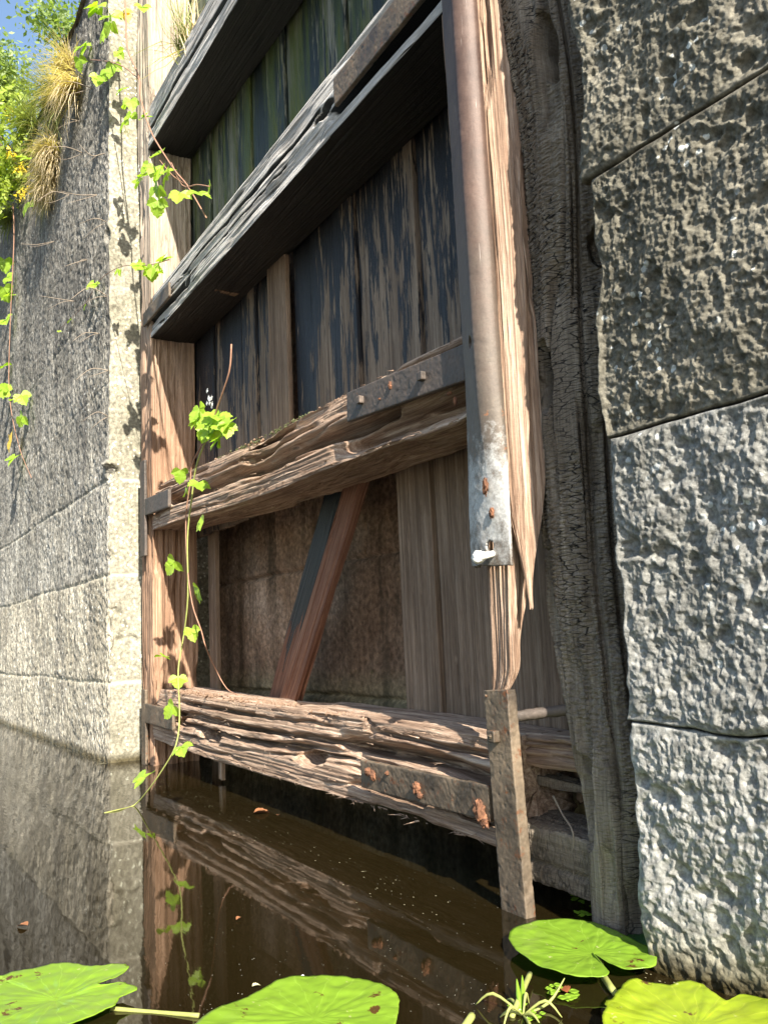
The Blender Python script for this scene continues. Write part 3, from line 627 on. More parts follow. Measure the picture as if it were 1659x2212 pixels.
# left T-strap
T2 = timber('iron_T_strap', GT_, M_iron_blue, G(3.98, -.02, 1.42), G(3.98, -.02, 2.10), T3, rect(.022, .12), 160, 60, ironf(33, .0015), None, 1, 0, label='left dark iron strap at the third rail')
timber('strap_arm', T2, M_iron_blue, G(3.35, -.018, 1.735), G(3.92, -.018, 1.76), UP, rect(.022, .12), 120, 50, ironf(34, .0015), None, 1)
T4 = timber('iron_T_strap', GT_, M_iron, G(3.99, -.02, -.2), G(3.99, -.02, .50), T3, rect(.022, .10), 120, 50, ironf(35, .0015), None, 1, 0, label='left iron strap at the lowest rail')
timber('strap_arm', T4, M_iron, G(3.30, -.020, .335), G(3.94, -.020, .345), UP, rect(.022, .13), 120, 50, ironf(36, .002), None, 1)
timber('iron_strap', GT_, M_iron, G(3.30, -.016, 3.13), G(3.95, -.016, 3.14), UP, rect(.016, .10), 120, 50, ironf(37, .0015), None, 1)
# half-round iron bar running down the right post, flattened at the foot
def bar():
    zz = np.concatenate([np.linspace(.99, 1.5, 150), np.linspace(1.505, 4.2, 500)]); M = 72
    q = np.linspace(-1, 1, M); V = []
    Zg, Q = np.meshgrid(zz, q, indexing='ij')
    k = ss(.99, 1.6, Zg)
    wl = .092*(1-k)+.085*k; wr = .098*(1-k)+.076*k
    sc_ = -.022+0*k
    sgn = np.where(Q > 0, wl, wr)
    S_ = sc_+Q*sgn
    pk = np.where(Q < -.42, .050*np.sqrt(np.clip(1-((Q+.42)/.58)**2, 0, 1)), .050-.040*ss(-.62, 1.1, Q)*1.0-.010*np.clip(Q, 0, 1)**6)
    prof = pk*k+(.014+.016*(1-Q*Q))*(1-k)
    prof = prof+(.012*(1-k))*np.exp(-((Q+.2)/.25)**2)*0
    D = -.012-prof
    nz = .0010*fbm(S_*70, D*70, Zg*70, 3, 5)+.0030*fbm(S_*14, D*14, Zg*10, 4, 6)*(1-k*.6)
    D = D+nz; Zr = Zg+(.010*Q+.004*fbm(Q*3, 0*Q, 0*Q, 3, 3))*(Zg < 1.0)
    P = GA[None, None, :]+GT[None, None, :]*S_[..., None]+GN[None, None, :]*D[..., None]
    Vt = np.concatenate([P, Zr[..., None]], -1)
    # holes: drop faces inside ellipses
    F = gridF(len(zz), M); cz = (Zg[:-1, :-1]+Zg[1:, 1:]).ravel()/2; cs = (S_[:-1, :-1]+S_[1:, 1:]).ravel()/2
    keep = ~((((cs+.045)/.016)**2+((cz-1.045)/.020)**2) < 1)
    keep &= ~((((cs+.030)/.014)**2+((cz-1.683)/.020)**2) < 1)
    keep = keep.reshape(len(zz)-1, M-1)
    me = npmesh('iron_bar', Vt.reshape(-1, 3), F[keep.ravel()][:, ::-1])
    o = link('iron_bar', me, GT_, Matrix.Identity(4), [M_bar]); o['label'] = 'half-round iron guard bar, brown above and chalky at its foot'
    sm = o.modifiers.new('thick', 'SOLIDIFY'); sm.thickness = .012; sm.offset = -1
    return o
def bar_mat():
    m, nt, P = newmat('weathered_bar'); tc, v = coords(nt); L = nt.links.new
    z = sep(nt, nt.nodes.new('ShaderNodeNewGeometry').outputs['Position'])[2]
    n1 = noise(nt, v, 5, 9, .7); n2 = noise(nt, v, 120, 5, .7); n3 = noise(nt, v, 18, 8, .75)
    col = ramp(nt, n1, [(.35, (.062, .036, .027)), (.65, (.12, .074, .055))])
    zz = math_(nt, 'ADD', z, math_(nt, 'MULTIPLY', math_(nt, 'SUBTRACT', n1, .5), 1.2))
    col = mix(nt, wmap(nt, zz, 2.3, 1.55), col, mix(nt, n3, (.05, .04, .033), (.15, .12, .09)))
    pz = math_(nt, 'ADD', math_(nt, 'ABSOLUTE', math_(nt, 'SUBTRACT', z, 1.17)), math_(nt, 'MULTIPLY', math_(nt, 'SUBTRACT', n3, .5), .9))
    col = mix(nt, wmap(nt, pz, .22, .02), col, mix(nt, n2, (.26, .25, .23), (.52, .52, .50)))
    col = mix(nt, math_(nt, 'MULTIPLY', wmap(nt, n3, .63, .68), wmap(nt, z, 1.7, 1.4)), col, (.30, .11, .04))
    col = mix(nt, .4, col, ramp(nt, n2, [(.3, .55), (.7, 1.2)]), 'MULTIPLY')
    sc = noise(nt, mapping(nt, v, (90, 90, 3)), 2, 3, .6); col = mix(nt, wmap(nt, sc, .70, .74, 0, .5), col, (.45, .40, .36))
    L(col, P.inputs['Base Color']); P.inputs['Metallic'].default_value = .15; P.inputs['Roughness'].default_value = .6
    L(bump(nt, n2, .7, .0012), P.inputs['Normal']); return m
M_bar = bar_mat(); BAR = bar()
# round plug mark and the nail in the foot hole
def torus(name, parent, c, ax1, ax2, r1, r2, t, mat, n=40, m=8):
    a = np.linspace(0, 2*np.pi, n, endpoint=False); V = []
    nrm = np.cross(ax1, ax2)
    for q in a:
        dirv = ax1*math.cos(q)*r1+ax2*math.sin(q)*r2; dn = dirv/np.linalg.norm(dirv)
        for k in range(m): b = 2*np.pi*k/m; V.append(c+dirv+dn*t*math.cos(b)+nrm*t*math.sin(b))
    F = [[i*m+k, ((i+1) % n)*m+k, ((i+1) % n)*m+(k+1) % m, i*m+(k+1) % m] for i in range(n) for k in range(m)]
    return link(name, npmesh(name, V, F), parent, Matrix.Identity(4), [mat])
torus('plug_ring', BAR, gat(1000, 272, -.055), T3, UP, .016, .030, .002, M_iron_blue)
def tube(name, parent, mat, pts, r, m=8, sub=4, taper=1., M_=None):
    pts = [np.array(p, float) for p in pts]; out = []
    n = len(pts)
    for i in range(n-1):
        p0 = pts[max(0, i-1)]; p1 = pts[i]; p2 = pts[i+1]; p3 = pts[min(n-1, i+2)]
        for k in range(sub):
            t = k/sub; out.append(.5*((2*p1)+(-p0+p2)*t+(2*p0-5*p1+4*p2-p3)*t*t+(-p0+3*p1-3*p2+p3)*t**3))
    out.append(pts[-1]); out = np.array(out); N_ = len(out); V = []
    for i in range(N_):
        tg = out[min(i+1, N_-1)]-out[max(i-1, 0)]; tg /= np.linalg.norm(tg)+1e-9
        a = np.cross(tg, [.31, .2, .93]); a /= np.linalg.norm(a); b = np.cross(tg, a)
        rr = r*(1-(1-taper)*i/(N_-1)) if not isinstance(r, (list, tuple)) else np.interp(i/(N_-1), np.linspace(0, 1, len(r)), r)
        for k in range(m): q = 2*math.pi*k/m; V.append(out[i]+rr*(a*math.cos(q)+b*math.sin(q)))
    F = gridF(N_, m, True).tolist(); F.append(list(range(m))); F.append(list(range(N_*m-1, N_*m-m-1, -1)))
    c = out[0]; V = np.array(V)-c
    return link(name, npmesh(name, V, F), parent, M_ or Matrix.Translation(Vector(c)), [mat])
a = gat(1068, 1195, -.04); b = gat(1030, 1203, -.09)
tube('nail', BAR, M_white, [gat(1072, 1190, .03), a, gat(1050, 1200, -.075), b], [.008, .009, .011, .020], 12)
boltblob(BAR, gat(1033, 1204, -.088), .019, M_white, 40, 'nail_head', (1.1, 1, 1))
boltblob(BAR, gat(1048, 1050, -.07), .012, M_rust, 41, 'rust_crust', (1, .5, 2)); boltblob(BAR, gat(1062, 1108, -.06), .010, M_rust, 42, 'rust_crust', (1, .5, 1.5))
# charred quoin timber
CP = thing('charred_quoin_post', G(-.33, .2, 0), 'dark charred and cracked timber post between the gate and the right wall', 'timber post')
def cpx(x):
    z = x-.3; return (.03*np.sin(z*1.3), -.10*ss(2.4, .2, z)*0+.018*np.sin(z*2.2+1)-.02*ss(1.0, .2, z)+.03*ss(1.8, 3., z)+.105*ss(2.5, 1.5, z)-.085*ss(1.1, .15, z), 1+0*x, 1+.15*ss(1.2, 3, z)-.30*ss(1.1, 0, z))
poly = [(.03, .145), (.0, .03), (.01, -.06), (.09, -.13), (.25, -.15), (.36, -.05), (.36, .19), (.16, .21), (.07, .185)]
_g = gator(91, .006, 85, 22, .034)
def charf(X, Y, Z, NY, NZ):
    d = _g(X, Y, Z, NY, NZ)+.03*ss(-.1, .6, fbm(X*3.2, 0*X+4, Z*3, 4, 77, .6))*(np.abs(NZ) > .4)
    for (xc, zc, rx, rz, dep) in ((2.86, -.01, .15, .05, .09), (1.85, .07, .10, .05, .06), (1.2, .12, .2, .03, .05), (2.2, -.13, .08, .04, .05), (.62, .11, .12, .05, .06)):
        q = ((X-xc)/rx)**2+((Z-zc)/rz)**2+.7*fbm(X*9, 0*X, Z*14, 3, 5); d = d+dep*ss(1.1, .5, q)
    return d
timber('charred_face', CP, M_char, G(-.345, .04, -.3), G(-.345, .04, 3.35), T3, poly, 1200, 380, charf, cpx, 4)
tube('root_strand', None, M_root, [gat(1195, 1720, .12), gat(1215, 1760, .12), gat(1238, 1800, .1), gat(1236, 1860, .1), gat(1242, 1912, .1)], [.004, .003, .003, .002, .0012])
tag(bpy.data.objects['root_strand'], 'thin pale root hanging to the water beside the charred post', 'root')

# ------------------------------------------------------------------ leaves
def leaflet(L=1., W=.42, fold=.18, seed=0):
    r = random.Random(seed); n = 9; V = [(0, 0, 0)]; F = []
    mid = []
    for i in range(n+1):
        t = i/n; mid.append((t*L, 0, -.10*L*t*t))
    V = list(mid); base = len(V)
    for sgn in (1, -1):
        st = len(V)
        for i in range(n+1):
            t = i/n; wv = W*L*(math.sin(math.pi*min(1, t**.75))**.8 if 0 < t < 1 else 0)*(1.07 if i % 2 else .95)
            V.append((t*L+(.035*L if i % 2 else -.02*L), sgn*wv, -.10*L*t*t+fold*wv+.02*r.uniform(-1, 1)*L))
        for i in range(n):
            q = [i, i+1, st+i+1, st+i]; F.append(q if sgn < 0 else q[::-1])
    return V, F
def trifoliate(seed):
    V, F = [], []; r = random.Random(seed)
    for k, (ang, sc, off) in enumerate(((0, 1., .16), (1.15, .78, .02), (-1.15, .78, .02))):
        v, f = leaflet(sc, .46, .2+.1*r.random(), seed*5+k)
        tilt = r.uniform(-.4, .25)
        ca, sa = math.cos(ang), math.sin(ang); b = len(V)
        for x, y, z in v:
            x2, z2 = x*math.cos(tilt)-z*math.sin(tilt), x*math.sin(tilt)+z*math.cos(tilt); x2 += off
            V.append((x2*ca-y*sa, x2*sa+y*ca, z2))
        F += [[i+b for i in q] for q in f]
    return npmesh('leaf', np.array(V)-np.array([-.0, 0, 0]), F, False)
LEAFM = []
for k in range(6): me = trifoliate(k); me.materials.append(M_leaf); LEAFM.append(me)
LEAFY = trifoliate(9); LEAFY.materials.append(M_leaf_y)
def put_leaf(parent, p, size, direction=None, normal=None, yellow=False):
    size *= 1.45*random.uniform(.75, 1.15)
    d = Vector(direction if direction is not None else (random.uniform(-1, 1), random.uniform(-.4, .2), random.uniform(-1, .1)))
    n = Vector(normal if normal is not None else (.75+random.uniform(-.4, .4), -.55+random.uniform(-.4, .4), .6+random.uniform(-.5, .4)))
    d.normalize(); n = (n-d*n.dot(d)).normalized(); y = n.cross(d)
    M = Matrix([[d[i]*size, y[i]*size, n[i]*size, p[i]] for i in range(3)]+[[0, 0, 0, 1]])
    o = bpy.data.objects.new('leaf', LEAFY if yellow else random.choice(LEAFM)); COL.objects.link(o)
    o.parent = parent; o.matrix_basis = worldm(parent).inverted() @ M
    return o
def fy(x, y):
    return -.06 if y < 1400 else -.06-.27*min(1, (y-1400)/340)
def VP(x, y, extra=0): return at(x, y, Y=fy(x, y)+extra)
def cluster(parent, x, y, r_px, n, size, yellow=False):
    for k in range(n):
        a = random.uniform(0, 6.28); rr = r_px*math.sqrt(random.random())
        put_leaf(parent, VP(x+rr*math.cos(a), y+rr*math.sin(a), random.uniform(-.06, .04)), size*random.uniform(.8, 1.15), yellow=yellow and k == 0)
# vine over the top left
v1 = thing('bramble_vine', VP(272, -60), 'leafy bramble trailing down the post and across the second rail at top left', 'bramble')
tube('stem', v1, M_stem, [VP(*p) for p in [(262, -120), (272, 30), (275, 100), (300, 165), (305, 215), (325, 280), (350, 325), (380, 370), (405, 400), (446, 470)]], .0065, taper=.6)
tube('stem', v1, M_stem, [VP(*p) for p in [(195, 128), (235, 132), (270, 145), (300, 170)]], .004)
tube('stem', v1, M_stem, [VP(*p) for p in [(370, 350), (395, 400), (425, 398), (452, 402)]], .0035)
tube('stem', v1, M_stem, [VP(*p) for p in [(345, 345), (375, 380), (405, 398)]], .003)
for (x, y, r, n, sz, ye) in [(215, 12, 12, 2, .085, 0), (243, 40, 10, 2, .085, 0), (238, 70, 8, 1, .07, 0), (180, 100, 10, 2, .075, 0), (175, 128, 8, 1, .07, 0), (212, 168, 9, 2, .08, 0), (238, 135, 8, 1, .06, 0), (258, 108, 8, 1, .055, 0),
                             (262, 190, 7, 1, .055, 0), (284, 218, 8, 2, .06, 0), (282, 252, 9, 2, .065, 0), (318, 252, 8, 1, .06, 0), (343, 328, 5, 1, .06, 0), (330, 352, 10, 2, .065, 0), (356, 368, 12, 3, .075, 0), (300, 390, 9, 2, .065, 0),
                             (345, 398, 10, 2, .07, 0), (335, 428, 7, 1, .07, 0), (388, 418, 7, 1, .06, 0), (432, 418, 6, 1, .075, 0), (452, 398, 4, 1, .05, 0), (306, 8, 8, 1, .08, 0), (268, 22, 5, 1, .075, 1)]:
    cluster(v1, x, y, r, n, sz, ye)
v2 = thing('bramble_vine', VP(360, 560), 'short bramble shoot crossing the stone corner at the left end of the second rail', 'bramble')
tube('stem', v2, M_stem, [VP(*p) for p in [(365, 560), (320, 572), (262, 575), (215, 605), (185, 655), (150, 690), (125, 715)]], .003, taper=.5)
for (x, y, r, n, sz) in [(300, 568, 8, 2, .06), (325, 575, 10, 3, .07), (345, 562, 6, 1, .06), (257, 580, 5, 1, .055), (205, 617, 8, 2, .05), (183, 663, 5, 1, .045), (155, 688, 4, 1, .035), (130, 712, 3, 1, .03)]: cluster(v2, x, y, r, n, sz)
v3 = thing('bramble_vine', VP(500, 743), 'long thorny bramble hanging before the open bay down to the water', 'bramble')
A3 = [(500, 743), (495, 803), (470, 878), (452, 933), (435, 963), (415, 1003), (411, 1043), (402, 1113), (404, 1213), (415, 1303), (435, 1363), (445, 1400)]
tube('stem', v3, M_stem, [VP(*p) for p in A3]+[gat(465, 1445, .05), gat(490, 1488, .10), gat(515, 1502, .12)], .0045, taper=.7)
B3 = [(455, 928), (425, 1003), (414, 1078), (405, 1163), (406, 1288), (396, 1378), (385, 1450), (388, 1545), (380, 1610), (350, 1665), (318, 1710)]
tube('stem', v3, M_stem_g, [VP(*p) for p in B3]+[at(290, 1740, Z=.004), at(255, 1750, Z=.004), at(225, 1757, Z=.0)], .005, taper=.6)
for (x, y) in [(432, 882), (465, 897), (430, 905), (446, 925), (470, 905), (498, 912), (455, 930), (473, 948), (390, 1015), (430, 1042), (405, 1056), (440, 1127), (378, 1212), (430, 1272), (414, 1358), (350, 1418), (385, 1463), (375, 1525), (392, 1612), (315, 1680), (250, 1742)]:
    big = y < 960; put_leaf(v3, VP(x, y), .062 if big else .058)
    if big: put_leaf(v3, VP(x+random.uniform(-8, 8), y+random.uniform(-6, 6)), .055)
def blossom(parent, p, r, mat, n=7):
    V, F = [], []
    for k in range(n):
        c = np.random.RandomState(k+3).normal(0, r*.6, 3)
        for q in range(5):
            a = q*1.2566+k; b = len(V); u = np.array([math.cos(a), .2, math.sin(a)])*r*.5; v_ = np.array([-math.sin(a), .2, math.cos(a)])*r*.2
            V += [c, c+u*.6+v_, c+u, c+u*.6-v_]; F.append([b, b+1, b+2, b+3])
    link('blossom', npmesh('blossom', V, F, False), parent, Matrix.Translation(Vector(p)), [mat])
blossom(v3, VP(448, 862), .03, M_flower, 9); blossom(v1, VP(265, 360), .03, M_flower, 6); blossom(v1, VP(300, 372), .03, M_flower, 6)
v4 = thing('bramble_vine', at(30, 480, Y=-.1), 'thin bramble hanging down the wall at the far left edge', 'bramble')
tube('stem', v4, M_stem, [at(x, y, Y=-.08) for x, y in [(28, 440), (30, 520), (22, 700), (20, 850), (40, 960), (68, 1032)]], .006, taper=.5)
for (x, y, ye) in [(10, 560, 0), (14, 598, 0), (8, 620, 0), (16, 640, 0), (12, 690, 0), (20, 845, 0), (32, 862, 0), (45, 852, 0), (8, 835, 0), (50, 898, 0), (26, 948, 1), (32, 990, 0), (5, 790, 0), (60, 340, 0), (70, 430, 0)]:
    put_leaf(v4, at(x, y, Y=-.1), .11, yellow=ye)
# duller leafy growth at left edge top joins the bank plants below

# ------------------------------------------------------------------ grass tufts
def tuft(name, c, n, length, mat, label, spread=.5, droop=1., bias=(0, -.4, .4), wd=.004, cat='grass tuft'):
    V, F = [], []; c = np.array(c)
    for i in range(n):
        d = np.array(bias)+rng.normal(0, spread, 3)*np.array([1, .6, 1]); d /= np.linalg.norm(d); d[1] = min(d[1], .0) if name != 'free' else d[1]
        L = length*.8*rng.uniform(.4, 1.15); p = rng.normal(0, .05, 3)*np.array([1.2, .4, .8]); v = d.copy(); side = np.cross(d, [0.1, 0, 1.]); side /= np.linalg.norm(side)+1e-6
        b = len(V); K = 7
        for k in range(K):
            wv = wd*(1-k/(K-1))+.0004; V += [p+side*wv, p-side*wv]; p = p+v*L/K; v = v+np.array([0, 0, -droop*.22])+rng.normal(0, .13, 3); v /= np.linalg.norm(v)
        for k in range(K-1): F.append([b+2*k, b+2*k+1, b+2*k+3, b+2*k+2])
    o = link('grass_tuft', npmesh('grass_tuft', V, F, False), None, Matrix.Translation(Vector(c)), [mat])
    return tag(o, label, cat)
tuft('a', at(128, 215, Y=-.02), 520, .75, M_grass_g, 'bushy green grass tuft growing from the upper left wall', .85, .55, (-.3, -.5, .6), .006)
tuft('a', at(165, 190, Y=-.02), 300, .75, M_grass_dry, 'narrow straw tuft hanging beside the green tuft', .3, 1.5, (.0, -.6, -.1), .005)
tuft('a', at(118, 330, Y=-.02), 520, .62, M_grass_dry, 'upper half of the dry straw tuft hanging on the left wall', .75, 1.5, (-.2, -.6, .0), .006)
tuft('a', at(108, 400, Y=-.02), 420, .55, M_grass_dry, 'lower clump of dry straw on the left wall', .7, 1.5, (-.1, -.6, -.1), .006)
tuft('a', gat(400, 120, .05), 70, 1.0, M_grass_g, 'tall thin grass rising behind the topmost rail', .25, .25, (-.3, -.1, .9), .005)
tuft('a', gat(415, 100, .05), 50, 1.0, M_grass_dry, 'tall straw blades on the topmost rail end', .3, .3, (-.35, -.1, .8), .005)

tuft('a', at(70, 265, Y=-.02), 420, .7, M_grass_g, 'wild green grass clump lower left of the bushy tuft', .6, .5, (-.4, -.4, .5), .006)
tuft('a', at(20, 470, Y=-.02), 260, .6, M_grass_g, 'thin green grass sprouting at the far left edge of the wall', .6, .8, (-.3, -.5, .3), .006)
tuft('a', at(150, 150, Y=-.02), 260, .6, M_grass_dry, 'pale straw sprouting highest on the left wall', .6, .8, (-.2, -.5, .5), .005)
ds = thing('dead_stalks', at(232, 500, Y=0), 'thin dead stalks sticking out of the left wall near its corner, casting long streaks', 'dead stalks')
rs_ = np.random.RandomState(3)
for (x, y) in [(200, 190), (170, 260), (228, 330), (212, 420), (150, 420), (232, 480), (190, 560), (233, 640), (215, 720), (234, 800), (160, 650), (180, 330), (234, 900), (120, 520)]:
    p = at(x, y, Y=.01); L_ = rs_.uniform(.14, .34)
    tube('stalk', ds, M_root, [p, p+np.array([rs_.normal(0, .03), -L_*.5, rs_.normal(0, .03)]), p+np.array([rs_.normal(0, .06), -L_, rs_.normal(-.05, .05)])], [.004, .003, .0015], 6)
    tube('stalk', ds, M_root, [p, p+np.array([rs_.normal(0, .05), -L_*.4, -.05]), p+np.array([rs_.normal(0, .08), -L_*.8, -.12])], [.003, .002, .001], 6)
# ------------------------------------------------------------------ bushes and trees on the bank
def crown(c, rad, n, ls, seed, clumps=14):
    r = np.random.RandomState(seed); cl = r.normal(0, 1, (clumps, 3)); cl /= np.linalg.norm(cl, axis=1)[:, None]; cl *= r.uniform(.3, 1, (clumps, 1))**.6*np.array(rad)*.8
    w_ = cl[r.randint(0, clumps, n)]; p = w_+r.normal(0, 1, (n, 3))*np.array(rad)*.24
    d = r.normal(0, 1, (n, 3)); d /= np.linalg.norm(d, axis=1)[:, None]; e = np.cross(d, r.normal(0, 1, (n, 3))); e /= np.linalg.norm(e, axis=1)[:, None]
    L = ls*r.uniform(.6, 1.3, (n, 1)); V = np.stack([p, p+d*L*.5+e*L*.25, p+d*L, p+d*L*.5-e*L*.25], 1).reshape(-1, 3)
    return V, np.arange(n*4).reshape(-1, 4), cl
def tree(name, base, h, rad, n, ls, seed, mat, label, cat):
    t = thing(name, base, label, cat); V, F, cl = crown((0, 0, 0), rad, n, ls, seed); base = np.array(base); top = base+np.array([0, 0, h])
    link('crown', npmesh('crown', V, F, False), t, Matrix.Translation(Vector(top)), [mat])
    VV, FF = [], []
    tr = tube('trunk', t, M_bark, [base, base+(top-base)*.5+np.array([.1, 0, 0]), top], [.10*h/3, .06*h/3, .03*h/3])
    for k, c in enumerate(cl[:7]): tube('limb', t, M_bark, [base+(top-base)*(.35+.07*k), base*.3+(top+c*.5)*.7, top+c*.9], [.03*h/3, .02*h/3, .008])
def on(x, y, D): return at(x, y, D=D)
hp = thing('hanging_shrub', at(15, 330, Y=-.05), 'yellow-green leafy shrub spilling down the wall at the far left edge', 'shrub'); V, F, cl = crown((0, 0, 0), (.75, .35, .75), 3200, .075, 31, 16); cc0 = at(5, 300, Y=-.25)
link('crown', npmesh('crown', V, F, False), hp, Matrix.Translation(Vector(cc0)), [M_tree])
for k in range(6): tube('limb', hp, M_bark, [cc0+np.array([-.1, .3, -.2]), cc0+cl[k]*.5, cc0+cl[k]], [.015, .01, .004])
p = on(40, 330, 13.5); tree('bush', (p[0], max(p[1], .1), WT), 1.1, (1.1, .9, 1.0), 9000, .10, 1, M_tree, 'bright green bush on top of the wall at left edge', 'bush')
p = on(5, 200, 16); tree('bush', (p[0], .6, WT+.1), 1.1, (1.3, 1.2, .8), 7000, .12, 2, M_tree, 'taller leafy bush behind the first at upper left', 'bush')
p = on(120, 75, 20); tree('tree', (p[0], p[1]+.5, WT+.2), p[2]-WT+.2, (.9, 1.2, .8), 1500, .14, 3, M_tree_d, 'airy tree against the blue sky at top left', 'tree')
p = on(-30, 170, 26); tree('tree', (p[0], p[1], WT+.2), p[2]-WT, (1.7, 1.6, .9), 5000, .16, 4, M_tree_d, 'pale distant tree at the left edge of the sky', 'tree')
gp = thing('goldenrod', at(30, 420, Y=-.15), 'yellow flowering weed leaning from the left wall edge', 'wild flower')
for (x0, y0, x1, y1) in [(5, 300, 22, 235), (10, 340, 30, 332), (20, 380, 55, 357), (25, 440, 57, 410)]:
    a, b = at(x0, y0, Y=-.12), at(x1, y1, Y=-.22); tube('stem', gp, M_stem_g, [a, (a+b)/2+np.array([0, 0, .02]), b], .004)
    V, F = [], []
    for k in range(60):
        t = random.random()*.55; c = b+(a-b)*t+rng.normal(0, .022, 3)-b; q = rng.normal(0, .014, (3, 3)); i0 = len(V); V += [c+q[0], c+q[1], c+q[2]]; F.append([i0, i0+1, i0+2])
    link('flower_spike', npmesh('flower_spike', V, F, False), gp, Matrix.Translation(Vector(b)), [M_gold])

ob = np.array([5.2, -.75, 7.0]); tree('overhanging_shrub', (5.0, .8, WT), .6, (.9, .5, .6), 10, .01, 12, M_tree, 'shrub on the right coping', 'shrub') if 0 else None
# ------------------------------------------------------------------ water lilies
def lily(outline, cx_, cy_, mat, label, z=.012, curl=.02, seed=0, rag=.0):
    c = at(cx_, cy_, Z=z); pts = np.array([at(x, y, Z=z)-c for x, y in outline])[:, :2]
    pts = np.vstack([pts, pts[:1]]); ln = np.concatenate([[0], np.cumsum(np.hypot(*np.diff(pts, axis=0).T))]); M = 220
    t = np.linspace(0, ln[-1], M, endpoint=False); B = np.stack([np.interp(t, ln, pts[:, 0]), np.interp(t, ln, pts[:, 1])], 1)
    for _ in range(2): B = B*.5+.25*(np.roll(B, 1, 0)+np.roll(B, -1, 0))
    B *= (1+rag*fbm(t*40, 0*t, 0*t, 3, seed))[:, None]
    R_ = np.hypot(*B.T).mean(); K = 30; q = np.linspace(0, 1, K)[1:]; V = [np.array([[0, 0, -.004]])]
    an = np.arctan2(B[:, 1], B[:, 0])
    for k in q:
        zc = curl*R_*k**3*(.6+.8*fbm(np.cos(an)*2+seed, np.sin(an)*2, 0*an, 3, seed))-.006*(1-k)**2
        zc = zc+.0004*np.cos(an*22)*np.exp(-((k-.5)/.35)**2)+.004*fbm(B[:, 0]*k*25, B[:, 1]*k*25, 0*an, 3, seed+2)
        V.append(np.stack([B[:, 0]*k, B[:, 1]*k, zc], 1))
    V = np.concatenate(V); F = [[0, 1+i, 1+(i+1) % M] for i in range(M)]
    for j in range(K-2):
        a = 1+j*M; F += [[a+i, a+M+i, a+M+(i+1) % M, a+(i+1) % M] for i in range(M)]
    t_ = thing('water_lily_pad', c, label, 'lily pad')
    o = link('leaf_blade', npmesh('leaf_blade', V, F), t_, Matrix.Translation(Vector(c)), [mat])
    s_ = o.modifiers.new('thick', 'SOLIDIFY'); s_.thickness = .0016
    return t_
padA = [(1098, 2030), (1102, 2015), (1125, 2000), (1160, 1991), (1215, 1987), (1265, 1991), (1310, 2003), (1350, 2023), (1385, 2040), (1410, 2055), (1420, 2072), (1418, 2087), (1400, 2093), (1360, 2095), (1330, 2089), (1300, 2075), (1282, 2062), (1300, 2085), (1318, 2104), (1310, 2113), (1285, 2113), (1240, 2113), (1190, 2100), (1150, 2083), (1115, 2058)]
la = lily(padA, 1278, 2056, M_lily, 'whole bright green lily pad nearest the foot of the iron strap', z=.03, seed=1)
tube('stalk', la, M_stem_g, [at(1283, 2056, Z=.02), at(1300, 2090, Z=-.005)], .008)
padB = [(425, 2215), (445, 2195), (480, 2175), (520, 2160), (560, 2145), (600, 2120), (640, 2113), (675, 2110), (720, 2112), (770, 2117), (815, 2125), (840, 2138), (862, 2162), (860, 2190), (850, 2225), (800, 2290), (700, 2330), (560, 2330), (450, 2290), (400, 2250)]
lily(padB, 680, 2200, M_lily, 'large lily pad cut off by the bottom edge, middle of the three near ones', z=.02, seed=2, rag=.02)
padC = [(-60, 2100), (0, 2115), (40, 2100), (75, 2095), (115, 2085), (145, 2084), (170, 2087), (200, 2092), (250, 2085), (272, 2085), (279, 2092), (270, 2105), (245, 2118), (225, 2125), (208, 2130), (215, 2134), (265, 2125), (290, 2135), (296, 2144), (275, 2150), (258, 2160), (250, 2175), (225, 2188), (195, 2200), (160, 2215), (60, 2240), (-60, 2230), (-120, 2160)]
lily(padC, 120, 2155, M_lily, 'torn lily pad with brown scars at the bottom left corner', z=.02, seed=3, rag=.03)
padD = [(1300, 2240), (1308, 2180), (1330, 2165), (1345, 2140), (1365, 2125), (1395, 2130), (1450, 2132), (1490, 2128), (1520, 2135), (1535, 2150), (1570, 2165), (1600, 2150), (1640, 2155), (1700, 2190), (1740, 2250), (1700, 2320), (1500, 2330), (1350, 2300)]
lily(padD, 1500, 2215, M_lily_y, 'ragged yellowing lily pad at the bottom right corner', z=.025, curl=.06, seed=4, rag=.05)
padE = [(1330, 1988), (1380, 1998), (1410, 2020), (1440, 2050), (1420, 2070), (1350, 2040), (1310, 2005)]
lily(padE, 1385, 2035, M_lily_d, 'dark green pad half hidden under the whole bright one', z=.008, seed=5)
padF = [(1275, 1932), (1310, 1920), (1350, 1912), (1395, 1905), (1402, 1918), (1385, 1935), (1340, 1943), (1300, 1942)]
lily(padF, 1345, 1928, M_lily_d, 'shaded lily pad against the foot of the right wall, farther one', z=.006, seed=6)
padG = [(1350, 1950), (1370, 1938), (1400, 1935), (1420, 1950), (1410, 1972), (1375, 1972), (1355, 1963)]
lily(padG, 1385, 1955, M_lily_d, 'small shaded lily pad against the foot of the right wall, nearer one', z=.006, seed=7)
